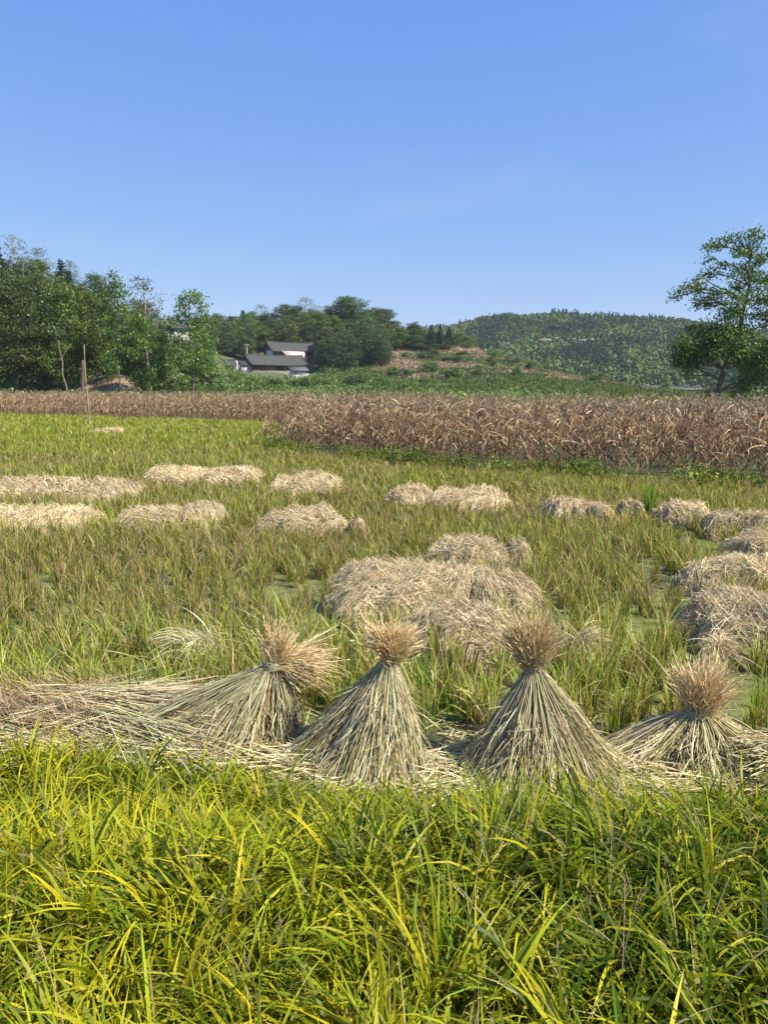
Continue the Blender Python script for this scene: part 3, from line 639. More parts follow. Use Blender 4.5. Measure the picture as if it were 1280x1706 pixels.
# ------------------------------------------------------------------ far wood, hillside grass, undergrowth
acc = Acc()
N = 17000
fy = 300 + (700 - 300) * rng.uniform(0, 1, N) ** 0.8; fx = rng.uniform(-0.12, 0.95, N) * fy * 0.85
fz = height(fx, fy); keep = fz > 3.0
fx, fy, fz = fx[keep], fy[keep], fz[keep]; N = len(fx)
pn = noise(fx, fy, 45, 5); kn = noise(fx, fy, 25, 8)
con = (kn + rng.normal(0, .3, N)) > 0.25
Hh = np.where(con, rng.uniform(4.0, 7.5, N), rng.uniform(2.4, 5.4, N)) * np.where(fx > 190, 1.15, 1)
Rw = np.where(con, Hh * 0.27, Hh * 0.5)
q = 30
u = rng.uniform(0, 1, (N, q)); an = rng.uniform(0, 6.28, (N, q)); rad = np.sqrt(rng.uniform(0.15, 1, (N, q)))
env = np.where(con[:, None], (1 - u) * 1.0 + 0.05, np.sin(np.pi * np.clip(u * .85 + .12, 0, 1)) ** .6)
P = np.stack([fx[:, None] + np.cos(an) * rad * env * Rw[:, None], fy[:, None] + np.sin(an) * rad * env * Rw[:, None], fz[:, None] + (0.1 + 0.9 * u) * Hh[:, None]], -1).reshape(-1, 3)
base = np.where(con[:, None], np.array([[0.038, 0.072, 0.030]]), np.array([[0.092, 0.135, 0.034]])) * (1 + 0.35 * np.clip(pn, -1, 1))[:, None] * (1 + rng.normal(0, .22, (N, 1)))
c_ = np.repeat(np.clip(base, .008, .3), q, 0) * (1 + rng.normal(0, .12, (N * q, 1)))
ou = np.stack([np.cos(an) * 2.6, np.sin(an) * 2.6, np.where(con[:, None], .6 + 0 * u, (u - .3) * 4)], -1).reshape(-1, 3)
leaf_quads(acc, P, ou, rng.uniform(.6, 1.15, N * q) * np.repeat(np.where(con, .8, 1.0), q), np.clip(c_, .005, .4), up=0.5, asp=.8)
tag(link('forest', acc.mesh('forest', M_far)), 'dark green wood of conifers and scrub covering the far hill', 'forest', kind='stuff')
# pale outcrops on the far hill
for i, (px, py) in enumerate([(908, 566), (922, 563), (955, 565), (972, 567), (985, 566)]):
    Yd = 560; P0 = at(px, py, Yd)
    lo, hi = 420, 640
    for Yq in np.arange(lo, hi, 2.0):
        pp = at(px, py, float(Yq))
        if float(height(pp[0], Yq)) > pp[2] - 3.5: P0 = pp; break
    a = Acc(); g = np.random.default_rng(i)
    bmn = 14; th = np.linspace(0, 2 * math.pi, bmn, endpoint=False); V = []
    for k, (zz, rr) in enumerate([(-3, 4.6), (0.5, 4.4), (1.8, 3.2), (2.6, 1.0)]):
        for t in th: V.append((rr * (1 + g.normal(0, .14)) * math.cos(t), rr * .6 * math.sin(t) * (1 + g.normal(0, .1)), zz + g.normal(0, .25)))
    fs = [(k * bmn + j, k * bmn + (j + 1) % bmn, (k + 1) * bmn + (j + 1) % bmn, (k + 1) * bmn + j) for k in range(3) for j in range(bmn)]
    a.add(V, np.array(fs), (1, 1, 1)); a.f.append(np.array([[3 * bmn + j for j in range(bmn)]])); a.m.append(0)
    if i == 0: M_rock = plain('pale_rock', (0.20, 0.19, 0.16), 0.9, 0.9, 0.25, 0.5)
    tag(link('rock_outcrop', a.mesh('rock_outcrop', M_rock), loc=(P0[0], P0[1], P0[2]), sc=(.95, .8, .3)), 'pale bare rock showing among the trees halfway up the far hill', 'rock', 'rock outcrops on the far hill')

def scatter_tufts(name, xy, hgt, wid, pal, mat, label, cat, per=6):
    acc = Acc(); n = len(xy); ii = np.repeat(np.arange(n), per); N = n * per
    p0 = np.stack([xy[ii, 0] + rng.normal(0, .12, N) * hgt[ii], xy[ii, 1] + rng.normal(0, .12, N) * hgt[ii], 0 * xy[ii, 0]], -1)
    p0[:, 2] = height(p0[:, 0], p0[:, 1]) - 0.03
    C = pal(p0, N)
    blades(acc, p0, hgt[ii] * rng.uniform(.6, 1.2, N), rng.uniform(0, 6.28, N), rng.uniform(0.05, .5, N), rng.uniform(.3, 1.3, N), wid[ii], C * .85, C, K=4)
    return tag(link(name, acc.mesh(name, mat)), label, cat, kind='stuff')
def hpal(p0, N):
    d = drymask(p0[:, 0], p0[:, 1]) + 0.22 * noise(p0[:, 0], p0[:, 1], 7, 6) + rng.normal(0, .08, N)
    g = pick([(0.11, 0.16, 0.035, 3), (0.15, 0.19, 0.045, 2), (0.08, 0.12, 0.03, 2)], N); r = pick([(0.30, 0.225, 0.14, 3), (0.37, 0.29, 0.19, 1), (0.22, 0.17, 0.09, 2)], N)
    return np.where((d + rng.normal(0, .13, N) > 0.42)[:, None], r, g)
N = 42000
yy = 118 + 152 * rng.uniform(0, 1, N); xx = yy * rng.uniform(-0.06, 0.62, N)
scatter_tufts('grass', np.stack([xx, yy], -1), rng.uniform(.35, .9, N), np.full(N, .16), hpal, M_far, 'rough green and dry brown grass over the terraced hillside', 'grass', per=5)
# undergrowth belt
N = 165000
yy = 52 + 190 * rng.uniform(0, 1, N) ** 0.9; lo = -0.62; xx = yy * rng.uniform(lo, 0.30, N)
ok = (yy > corn_edge(xx) + np.where(xx < -4.6, 9, 14)) & ~((yy > 196) & (xx > -50) & (xx < -18))
ok &= (drymask(xx, yy) < 0.4) & ((yy < 128) | (xx < 0)) & (yy < np.where(xx > -14, 200, 400))
for (cx_, cy_, pz_, r_) in PADS[:6]: ok &= (np.hypot(xx - cx_ - 1, yy - cy_ - 1) > r_ * 1.08 + .5) | (yy < cy_ - min(4.5, r_))
ok &= True 
xx, yy = xx[ok], yy[ok]; N = len(xx)
lump = np.clip(0.7 + 0.8 * noise(xx, yy, 4.5, 3) + 0.35 * noise(xx, yy, 1.6, 9), 0.1, 2.2) * np.clip(0.4 + yy / 110, 0.5, 1.3)
zz = height(xx, yy) + lump * rng.uniform(0.25, 1.05, N)
acc = Acc(); pn = noise(xx, yy, 9, 12)[:, None]
cc = pick([(0.085, 0.15, 0.025, 4), (0.135, 0.20, 0.04, 3), (0.055, 0.10, 0.02, 2), (0.19, 0.19, 0.08, 1)], N, .2) * (1 + .3 * pn)
leaf_quads(acc, np.stack([xx, yy, zz], -1), np.zeros((N, 3)), rng.uniform(.10, .22, N) * (0.6 + yy / 220), np.clip(cc, .01, .4), up=1.1, asp=.75)
tag(link('undergrowth', acc.mesh('undergrowth', M_leaf)), 'tangled green creepers and weeds between the corn and the farm', 'undergrowth', kind='stuff')

# ------------------------------------------------------------------ dead corn
CPAL = [(0.40, 0.255, 0.145, 4), (0.20, 0.11, 0.06, 3), (0.60, 0.46, 0.28, 2.2), (0.13, 0.07, 0.045, 3)]
CTOP = [(0.40, 0.30, 0.185, 3), (0.28, 0.21, 0.14, 3), (0.20, 0.17, 0.09, 2)]
def corn_geo(acc, base, Hs, nl, K=6, lw=1.0, r=rng):
    N = len(base)
    tp = base + np.stack([r.normal(0, .09, N), r.normal(0, .09, N), Hs], -1); t = np.linspace(0, 1, 4)[None, :, None]
    P = base[:, None] * (1 - t) + tp[:, None] * t
    cst = pick([(0.22, 0.14, 0.09, 3), (0.30, 0.22, 0.13, 2)], N)
    tubes(acc, P, np.linspace(0.013, 0.006, 4)[None] * np.ones((N, 1)) * lw, np.repeat(cst[:, None], 4, 1), 4)
    ii = np.repeat(np.arange(N), nl); M = len(ii); lev = np.tile(np.linspace(0.08, 0.99, nl), N) + r.uniform(-.04, .04, M)
    p0 = base[ii] * (1 - lev[:, None]) + tp[ii] * lev[:, None]
    topm = (lev + r.normal(0, .12, M)) > 0.82
    C = np.where(topm[:, None], pick(CTOP, M), pick(CPAL, M))
    C = C * np.clip(.55 + .55 * lev, 0, 1.05)[:, None]      # leaves get darker towards the foot of the stalk
    L = r.uniform(.3, .75, M) * np.where(lev > .9, .5, 1)
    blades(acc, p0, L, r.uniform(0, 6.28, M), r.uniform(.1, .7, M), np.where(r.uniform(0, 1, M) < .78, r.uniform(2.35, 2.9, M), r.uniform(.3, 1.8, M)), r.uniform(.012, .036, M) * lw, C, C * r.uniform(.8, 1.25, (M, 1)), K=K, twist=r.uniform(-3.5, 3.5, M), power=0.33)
    # tassel
    ii = np.repeat(np.arange(N), 4); M = len(ii)
    C = pick(CTOP, M) * .8
    blades(acc, tp[ii], r.uniform(.12, .25, M), r.uniform(0, 6.28, M), r.uniform(.1, .6, M), r.uniform(.2, .9, M), np.full(M, .012) * lw, C, C, K=3)
    # ear in husk on some stalks
    e = np.where(r.uniform(0, 1, N) < .7)[0]; M = len(e); pe = base[e] + (tp[e] - base[e]) * r.uniform(.38, .55, (M, 1))
    az = r.uniform(0, 6.28, M); d = np.stack([np.cos(az) * .10, np.sin(az) * .10, -0.14 + 0 * az], -1); t = np.array([0, .25, .6, 1.0])
    P = pe[:, None] + d[:, None] * t[None, :, None]
    tubes(acc, P, np.array([.012, .028, .024, .006])[None] * np.ones((M, 1)), np.repeat(pick([(0.45, 0.33, 0.20, 1)], M)[:, None], 4, 1), 5)
pts = []
ex = np.array(CE_X[1:]); ey = np.array(CE_Y[1:])
# right block: rows parallel to the front edge
seg = [(-4.3, 25.7), (2.7, 18.2), (9, 14.7), (18, 11.3), (26, 8.6)]
def along(poly, step, r):
    out = []
    for (a, b) in zip(poly[:-1], poly[1:]):
        L = math.dist(a, b); n = max(1, int(L / step))
        for i in range(n):
            t = (i + r.uniform(0, .7)) / n; out.append((a[0] + (b[0] - a[0]) * t, a[1] + (b[1] - a[1]) * t))
    return out
cr = np.random.default_rng(21)
for row in range(26):
    off = 0.35 + row * 0.62
    poly = [(x + off * .45, y + off * .9) for x, y in seg]
    for (x, y) in along(poly, 0.27 if row < 6 else 0.36, cr): pts.append((x + cr.normal(0, .12), y + cr.normal(0, .22), row))
pts = np.array(pts)
front = pts[(pts[:, 2] < 5) & (pts[:, 0] / pts[:, 1] < 0.60) & (pts[:, 0] / pts[:, 1] > -.3)]
order = np.argsort(front[:, 2] * 3 + front[:, 1] * .02); front = front[order]
ind = front[:295]; key = {(a, b) for a, b, _ in ind}
rest = np.array([p for p in pts if (p[0], p[1]) not in key])
cvars = []
for i in range(9):
    a = Acc(); corn_geo(a, np.array([[0, 0, 0.0]]), np.array([1.50 + .06 * (i % 4)]), 25, 7, 1.0); cvars.append(a.mesh('corn_stalk', M_corn))
def corn_obj(x, y, z, s, label='withered brown corn stalk in the front rows of the dead corn', group='corn stalks in the front rows'):
    o = link('corn_stalk', cvars[cr.integers(9)], loc=(x, y, z), rz=cr.uniform(0, 6.28), sc=s)
    o.rotation_euler = (cr.normal(0, .10), cr.normal(0, .10), cr.uniform(0, 6.28)); return tag(o, label, 'corn stalk', group)
for x, y, rw_ in ind:
    px_ = 640 + F * x / y; wh = ['at the left corner of the corn block', 'behind the broad straw pile', 'around the tall green tuft', 'towards the right picture edge'][int(np.searchsorted([600, 880, 1110], px_))]
    corn_obj(x, y, float(height(x, y)) - .02, cr.uniform(.84, 1.1), 'withered brown corn stalk in the ' + ['first', 'second', 'third', 'fourth', 'fifth'][int(rw_)] + ' row ' + wh)
acc = Acc()
b = np.stack([rest[:, 0], rest[:, 1], height(rest[:, 0], rest[:, 1]) - .02], -1)
vis = (b[:, 0] / b[:, 1] < .75)
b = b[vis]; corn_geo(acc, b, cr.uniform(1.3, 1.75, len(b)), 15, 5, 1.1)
# left strip
L = []
for row in range(16):
    off = .3 + row * .62
    poly = [(x, y + off) for x, y in [(-66, 75.5), (-32, 56.5), (-8, 43.5), (-4.6, 40.5)]]
    for (x, y) in along(poly, .32, cr): L.append((x + cr.normal(0, .1), y + cr.normal(0, .15)))
for row in range(18):   # right part's far-left flank joining the strip
    for (x, y) in along([(-4.6 - .0 * row + row * .4, 42), (-3.9 + row * .4, 29)], .5, cr): L.append((x + cr.normal(0, .1), y))
L = np.array(L); b = np.stack([L[:, 0], L[:, 1], height(L[:, 0], L[:, 1])], -1)
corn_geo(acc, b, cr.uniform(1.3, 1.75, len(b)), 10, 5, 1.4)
tag(link('corn_field', acc.mesh('corn_field', M_corn)), 'mass of withered brown corn behind the front rows', 'corn field', kind='stuff')
for i in range(7):
    g = gnd(330 + i * 8 + cr.uniform(-4, 4), 742 - i * 2, 0); corn_obj(g[0], g[1], -.02, .42, 'short broken corn stalk in the grass left of the corn corner', 'broken stalks beside the corn corner')

# ------------------------------------------------------------------ straw mounds
SPAL = [(0.56, 0.46, 0.27, 4), (0.68, 0.58, 0.39, 3.5), (0.38, 0.29, 0.15, 2), (0.30, 0.26, 0.12, 1)]
FOOT = []      # footprints, so that no stubble grows through
def mound_mesh(a_, b_, H, seed, n, main=0.4, lumps=0.2):
    g = np.random.default_rng(seed); ph = g.uniform(0, 6.28, 6)
    def rad(x, y):
        th = np.arctan2(y / b_, x / a_)
        e = 1 + 0.10 * np.sin(2 * th + ph[0]) + 0.09 * np.sin(3 * th + ph[1]) + 0.07 * np.sin(5 * th + ph[2]) + 0.05 * np.sin(9 * th + ph[3]) + 0.03 * np.sin(15 * th + ph[4])
        return np.sqrt((x / a_) ** 2 + (y / b_) ** 2) / e
    def hf(x, y):
        r = rad(x, y)
        prf = np.clip(1 - np.clip(r, 0, 1) ** 4.2, 0, 1) ** 0.6
        lm = 1 + lumps * noise(x + seed * 3.1, y, 0.38, seed % 7) + 0.5 * lumps * noise(x, y + seed, 0.15, (seed + 3) % 7)
        return Hn[0] * prf * lm
    Hn = [1.0]; uu = np.linspace(-1, 1, 60); gx_, gy_ = np.meshgrid(uu * a_, uu * b_); Hn[0] = H / np.percentile(hf(gx_, gy_), 98)
    acc = Acc()
    K = 46; u = np.linspace(-1.12, 1.12, K); U, V = np.meshgrid(u * a_, u * b_)
    Zm = hf(U * .97, V * .97) * .93 - 0.02; idx = np.arange(K * K).reshape(K, K)
    cb = np.array([0.26, 0.20, 0.12]) * (1 + g.normal(0, .12, (K * K, 1)))  # dark straw under-layer; the heap's inner shade is put into this colour
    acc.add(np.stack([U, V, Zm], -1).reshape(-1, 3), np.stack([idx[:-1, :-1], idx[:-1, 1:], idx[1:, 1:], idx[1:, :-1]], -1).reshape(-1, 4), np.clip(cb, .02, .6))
    S_ = 8
    r = np.sqrt(g.uniform(0, 1, n)) * 1.0; th = g.uniform(0, 6.28, n)
    x0 = r * np.cos(th) * a_; y0 = r * np.sin(th) * b_
    flow = main + 0.9 * noise(x0, y0, .6, (seed + 1) % 7) + np.where(g.uniform(0, 1, n) < .5, 0, math.pi)
    ang = flow + g.normal(0, .42, n); Ls = g.uniform(.22, .62, n); curl = g.normal(0, .9, n)
    s = np.linspace(-.5, .5, S_)[None]
    an = ang[:, None] + curl[:, None] * s
    dx = np.cumsum(np.cos(an), 1); dy = np.cumsum(np.sin(an), 1)
    px = x0[:, None] + (dx - dx.mean(1, keepdims=True)) * (Ls / S_)[:, None]; py = y0[:, None] + (dy - dy.mean(1, keepdims=True)) * (Ls / S_)[:, None]
    rr = rad(px, py); over = np.clip(rr - 0.985, 0, None)
    k = np.where(rr > 1.0, 1.0 / rr * 1.0 + 0.05 * g.uniform(0, 1.2, (n, 1)), 1.0); px2, py2 = px * k, py * k   # hanging ends fall down the side
    z = hf(px2, py2); z = np.where(rr > 0.985, np.maximum(hf(px2 * .93, py2 * .93) * .9 - over * min(a_, b_) * g.uniform(.7, 1.6, (n, 1)), 0.01), z)
    lift = g.uniform(0.0, .022, (n, 1)) + np.where(g.uniform(0, 1, (n, 1)) < .16, g.uniform(0, .10, (n, 1)) * np.abs(s * 2) ** 2, 0)
    P = np.stack([px2, py2, z + lift], -1)
    C = pick(SPAL, n, .2, g) * np.where(g.uniform(0, 1, (n, 1)) < .12, .55, 1.08); C = np.clip(np.repeat(C[:, None], S_, 1), .02, .85)
    Tn = norm(np.gradient(P, axis=1)); ro = g.normal(0, .7, (n, 1, 3)); side = norm(np.cross(Tn, np.array([0, 0, 1.0]) + ro))
    W = np.full((n, S_), 0.0019) * g.uniform(.55, 1.4, (n, 1)); 
    return acc, P, side, W, C
def pile(px, pybase, wpx, pytop, n, label, seed, zb=.16, Hm=.37, depth=0.75, main=0.4, name='straw_pile', cat='straw pile', rz=None, fat=1.0, group=None, lumps=.2):
    Yf = gnd(px, pybase, zb)[1]; H = Hm; Yb = gnd(px, pytop, H)[1]; b_ = (Yb - Yf) / 2
    if b_ < .26: b_ = .26; H = max(at(px, pytop, Yf + b_ * 1.5)[2], .22)
    b_ = min(b_, 1.15); cy = Yf + b_; sc_ = mpp(px, pybase, cy); a_ = wpx * 1.12 / 2 * sc_; cx = at(px, pybase, cy)[0]; H = H * .93
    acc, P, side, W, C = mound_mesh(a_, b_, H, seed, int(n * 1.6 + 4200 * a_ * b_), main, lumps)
    ribbons(acc, P, side, W * fat * max(1.0, cy / 8.0), C)
    rz = rng.uniform(-.12, .12) if rz is None else rz
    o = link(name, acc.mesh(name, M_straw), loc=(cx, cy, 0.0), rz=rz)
    FOOT.append((cx, cy, a_, b_, rz)); return tag(o, label, cat, group)
PL = [
 (297, 806, 112, 764, 2600, 'rounded pale straw pile, highest of the back row at left'),
 (388, 806, 92, 770, 2000, 'straw pile joined to the right side of the highest back row pile'),
 (520, 822, 92, 782, 2000, 'low domed straw pile before the left corner of the corn'),
 (472, 818, 40, 790, 700, 'small straw heap against the left side of the domed pile'),
 (22, 832, 96, 787, 2200, 'straw pile cut by the left picture edge in the back row'),
 (98, 828, 74, 788, 1600, 'middle straw pile of the run at the left edge'),
 (172, 838, 112, 791, 2300, 'spread straw pile ending the run at the left edge'),
 (72, 882, 176, 838, 4200, 'long flat straw pile cut by the left edge in the nearer row'),
 (265, 878, 150, 838, 3600, 'long straw pile with a dark hollow at its foot'),
 (335, 872, 70, 831, 1700, 'small steep straw hump rising at the right of the pile with a hollow'),
 (507, 886, 126, 838, 3200, 'smooth single straw dome in the nearer left row'),
 (595, 888, 26, 862, 300, 'tiny wisp of straw beside the smooth single dome'),
 (178, 724, 56, 711, 500, 'small distant straw pile in the green rice by the bamboo pole'),
 (684, 838, 80, 805, 1500, 'low straw pile at the left end of the row before the corn'),
 (782, 845, 140, 808, 3000, 'broad straw pile in the row before the corn'),
 (945, 862, 84, 823, 1700, 'peaked straw pile left of the tall green tuft'),
 (1000, 864, 50, 838, 800, 'low straw heap trailing from the peaked pile'),
 (1052, 862, 40, 833, 800, 'little straw heap touching the tall green tuft'),
 (1138, 866, 80, 831, 1700, 'straw pile with hollow front just right of the tall green tuft'),
 (1205, 882, 70, 850, 1300, 'ragged low straw pile near the right edge'),
 (1262, 884, 60, 851, 1200, 'straw pile cut by the right edge, farthest one there'),
 (1265, 922, 90, 874, 2200, 'steep straw pile at the right edge above the two large ones'),
 (1228, 975, 180, 925, 4200, 'large tangled straw pile behind the biggest one at right'),
 (778, 950, 130, 880, 4200, 'rear hump of the big central straw heap'),
 (668, 1030, 205, 912, 9000, 'broad flat topped straw pile at the centre of the field'),
 (828, 1012, 128, 942, 4200, 'rounded straw hump at the right of the central heap'),
 (862, 940, 44, 897, 600, 'small loose straw tuft behind the central heap'),
 (775, 1088, 195, 988, 6200, 'front straw lobe sloping from the central heap down to the sheaves'),
 (750, 1010, 150, 938, 4200, 'tangled straw hump in the middle of the central heap between its domes'),
]
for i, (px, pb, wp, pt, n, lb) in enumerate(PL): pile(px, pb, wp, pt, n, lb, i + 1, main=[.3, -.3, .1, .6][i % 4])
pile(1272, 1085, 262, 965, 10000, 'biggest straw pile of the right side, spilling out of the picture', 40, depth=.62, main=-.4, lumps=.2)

# slumped bundles hanging over stubble
def slumped(px, pyb, pyt, wpx, n, label, pal, seed, Ls=(.3, .5), az0=-1.5):
    g = np.random.default_rng(seed); fr = gnd(px, pyb, 0); cy = fr[1] + .12; cx = at(px, pyb, cy)[0]; H = at(px, pyt, cy)[2]; hw = wpx / 2 * mpp(px, pyb, cy)
    acc = Acc(); x0 = g.normal(0, hw * .35, n); y0 = g.normal(0, .05, n)
    cl = g.integers(0, 5, n); ca_ = g.normal(az0, .9, 5); ch_ = g.uniform(.55, 1, 5); cx_ = g.normal(0, .35, 5) * hw; az = ca_[cl] + g.normal(0, .45, n)
    p0 = np.stack([x0 * .35 + cx_[cl], y0, g.uniform(.5, .95, n) * ch_[cl] * H * .85], -1); C = pick(pal, n, .15, g)
    blades(acc, p0, g.uniform(*Ls, n), az, g.uniform(.1, 1.3, n), g.uniform(1.2, 2.6, n) * 1.0, g.uniform(.003, .007, n), C, C * 1.05, K=9, power=.7, twist=g.uniform(-2, 2, n))
    m = n // 2; C = pick(pal, m, .2, g) * .8      # stems carrying it
    blades(acc, np.stack([g.normal(0, hw * .3, m), g.normal(0, .05, m), 0 * np.zeros(m) - .02], -1), g.uniform(.5, .9, m) * H, g.uniform(0, 6.28, m), g.uniform(0, .25, m), g.uniform(0, .3, m), np.full(m, .006), C, C, K=4)
    FOOT.append((cx, cy, hw * .6, .12, 0))
    return tag(link('straw_bundle', acc.mesh('straw_bundle', M_straw), loc=(cx, cy, 0)), label, 'straw bundle')
PALE = [(0.52, 0.47, 0.28, 3), (0.64, 0.59, 0.42, 1.5), (0.40, 0.38, 0.19, 2.5)]
slumped(335, 1125, 1042, 100, 520, 'pale slumped bundle of long bleached leaves beside the green tufts at left', PALE, 5, (.15, .42), -2.0)
slumped(968, 1128, 1042, 60, 650, 'drooping straw bundle hung over stubble between the two tall sheaves at right', SPAL, 6, (.15, .36), -1.2)
slumped(1190, 1120, 1050, 60, 260, 'wispy straw bundle at the foot of the biggest right pile', SPAL, 9, (.2, .4))

# ------------------------------------------------------------------ sheaves
STP = [(0.55, 0.49, 0.27, 4), (0.65, 0.58, 0.35, 3), (0.42, 0.41, 0.19, 3), (0.28, 0.18, 0.09, 1.6), (0.74, 0.68, 0.46, 2.2)]
EAR = [(0.58, 0.45, 0.235, 4), (0.70, 0.57, 0.34, 3), (0.44, 0.31, 0.15, 1.5)]
def sheaf(px, pyb, tie_px, tie_py, tip_px, tip_py, base_pts, n, label, seed, Y0, head_n=1500, head_L=(.14, .30), spread=.9, head_dir=(0, 0, 1), two=None, tie_r=.036, flare=.62):
    """base_pts: (cx, cy, rx, ry, weight) ellipses on the ground relative to the root where straws stand"""
    g = np.random.default_rng(seed)
    rt = root('straw_sheaf', (at(px, pyb, Y0)[0], Y0, 0.0), 0, label, 'straw sheaf')
    tie = np.array(at(tie_px, tie_py, Y0)) - np.array(rt.location)
    bp = np.array([b[:4] for b in base_pts], float); wq = np.array([b[4] for b in base_pts], float)
    i = g.choice(len(bp), n, p=wq / wq.sum())
    th = g.uniform(0, 6.28, n); r = g.uniform(.25, 1, n) ** .45
    B = np.stack([bp[i, 0] + r * np.cos(th) * bp[i, 2], bp[i, 1] + r * np.sin(th) * bp[i, 3], g.uniform(.0, .035, n)], -1)
    d2 = (B[:, :2] - tie[:2]); nd = norm(d2)
    Tn = tie + np.concatenate([nd * tie_r * g.uniform(.3, 1, (n, 1)), g.normal(0, .012, (n, 1))], 1)
    mid = B * .5 + Tn * .5; f = g.uniform(flare * .8, flare * 1.2, (n, 1))
    Cc = np.concatenate([Tn[:, :2] + d2 * f * .62, (tie[2] * .46 + 0 * f)], 1)
    Cc = Cc + g.normal(0, .018, (n, 3))
    K = 9; t = np.linspace(0, 1, K)[None, :, None]
    # a few straws stop short or stick out
    P = (1 - t) ** 2 * B[:, None] + 2 * t * (1 - t) * Cc[:, None] + t ** 2 * Tn[:, None]
    P += np.cumsum(g.normal(0, .0055, (n, K, 3)), 1)[:, ::-1] * (1 - t) + np.sin(t * math.pi) * g.normal(0, .022, (n, 1, 3))
    kx_ = (g.uniform(0, 1, (n, 1, 1)) < .16) * g.uniform(.0, .10, (n, 1, 1)); P += kx_ * (1 - t) ** 2 * norm(g.normal(0, 1, (n, 1, 3)) + np.concatenate([d2, 0 * f], 1)[:, None] * 3); P[:, :, 2] = np.maximum(P[:, :, 2], .004)
    C = pick(STP, n, .17, g)[:, None] * (1 + g.normal(0, .06, (n, K, 1))); C = np.clip(C, .03, .8)
    acc = Acc(); tubes(acc, P, np.linspace(.0026, .0017, K)[None] * g.uniform(.6, 1.35, (n, 1)), C, 3)
    # leaf strips hanging on the straws
    m = n // 3; j = g.integers(0, n, m); kk = g.integers(2, 7, m); p0 = P[j, kk]
    az = np.arctan2(p0[:, 1] - tie[1], p0[:, 0] - tie[0]) + g.normal(0, .7, m); Cl = pick(STP, m, .18, g)
    blades(acc, p0, g.uniform(.08, .26, m), az, g.uniform(1.7, 2.7, m), g.uniform(-.4, 1.0, m), g.uniform(.003, .007, m), Cl, Cl * 1.05, K=6, power=.8, twist=g.uniform(-2, 2, m))
    # upturned rim at the base: cut ends
    m = n // 4; B2 = B[g.integers(0, n, m)]; az = np.arctan2(B2[:, 1] - tie[1], B2[:, 0] - tie[0]) + g.normal(0, .3, m)
    Cl = pick(STP, m, .18, g); blades(acc, B2 + [0, 0, .015], g.uniform(.05, .14, m), az, g.uniform(1.2, 1.6, m), g.uniform(0, .3, m), np.full(m, .005), Cl, Cl, K=3, prof='stem')
    link('stalks', acc.mesh('stalks', M_straw), rt)
    # ears
    acc = Acc(); dirs = [(np.array(head_dir, float), 1.0)] + (two or [])
    for hd, frac in dirs:
        m = int(head_n * frac); hd = hd / np.linalg.norm(hd)
        e1 = np.cross(hd, [0.3, 1, 0.2]); e1 /= np.linalg.norm(e1); e2 = np.cross(hd, e1)
        nc = 9; ca0 = g.uniform(0, 6.28, nc); cs0 = spread * np.sqrt(g.uniform(.05, 1.15, nc)); cl0 = g.uniform(.62, 1.12, nc); ci = g.integers(0, nc, m); loose = g.uniform(0, 1, m) < .22
        a_ = np.where(loose, g.uniform(0, 6.28, m), ca0[ci] + g.normal(0, .35, m)); sp_ = np.where(loose, spread * np.sqrt(g.uniform(0, 1, m)), np.abs(cs0[ci] + g.normal(0, .13, m)))
        dv = hd * np.cos(sp_)[:, None] + (e1 * np.cos(a_)[:, None] + e2 * np.sin(a_)[:, None]) * np.sin(sp_)[:, None]
        L = g.uniform(*head_L, m) * (1 + .06 * np.clip(sp_ / spread, 0, 1.3) ** 2) * g.uniform(.5, 1.2, m) * np.where(loose, 1, cl0[ci]); K = 7; s = np.linspace(0, 1, K)[None, :, None]
        st = tie + g.normal(0, tie_r * .55, (m, 3)); 
        lat = dv - hd * (dv @ hd)[:, None]
        P = st[:, None] + hd * L[:, None, None] * s * np.cos(sp_)[:, None, None] + lat[:, None] * L[:, None, None] * (s ** 1.12) * 1.05
        P[:, :, 2] -= (s[:, :, 0] ** 2.4) * (g.uniform(.0, .07, m))[:, None] * (L / .25)[:, None]
        P += np.cumsum(g.normal(0, .0035, (m, K, 3)), 1)
        side = norm(np.cross(norm(np.gradient(P, axis=1)), g.normal(0, 1, (m, 1, 3))))
        C = pick(EAR, m, .16, g)[:, None] * np.linspace(.8, 1.12, K)[None, :, None]; C = np.clip(np.broadcast_to(C, P.shape), .02, .8)
        W = np.full((m, K), .0014) * np.array([.9, .8, .9, 1.3, 1.5, 1.2, .3])[None] * g.uniform(.6, 1.3, (m, 1))
        ribbons(acc, P, side, W, C)
        # fine awns and spikelets on the outer half
        q = m * 2; j = g.integers(0, m, q); kk = g.integers(3, K, q); p0 = P[j, kk]; dd = norm(np.gradient(P, axis=1))[j, kk] + g.normal(0, .26, (q, 3))
        Q = p0[:, None] + norm(dd)[:, None] * np.array([0, .5, 1.0])[None, :, None] * g.uniform(.012, .04, (q, 1, 1)); side = norm(np.cross(dd[:, None] * np.ones((1, 3, 1)), g.normal(0, 1, (q, 1, 3))))
        C = pick(EAR, q, .2, g); ribbons(acc, Q, side, np.full((q, 3), .0014) * np.array([1, 1.2, .2]), np.repeat(C[:, None], 3, 1))
    link('seed_heads', acc.mesh('seed_heads', M_straw), rt)
    # straw tie
    acc = Acc(); m = 14; th = np.linspace(0, 2 * math.pi, 17)
    for q in range(m):
        rr = tie_r * 1.25 + g.normal(0, .002); zz = tie[2] + g.normal(0, .011); tl = g.normal(0, .15)
        P = np.stack([tie[0] + rr * np.cos(th), tie[1] + rr * np.sin(th), zz + tl * rr * np.cos(th)], -1)[None]
        tubes(acc, P, np.full((1, 17), .0028), np.broadcast_to(pick([(0.50, 0.50, 0.36, 1), (0.42, 0.44, 0.27, 1)], 1, .1, g)[:, None], (1, 17, 3)), 4)
    az = g.uniform(0, 6.28, 8); Cl = pick(STP, 8, .1, g)
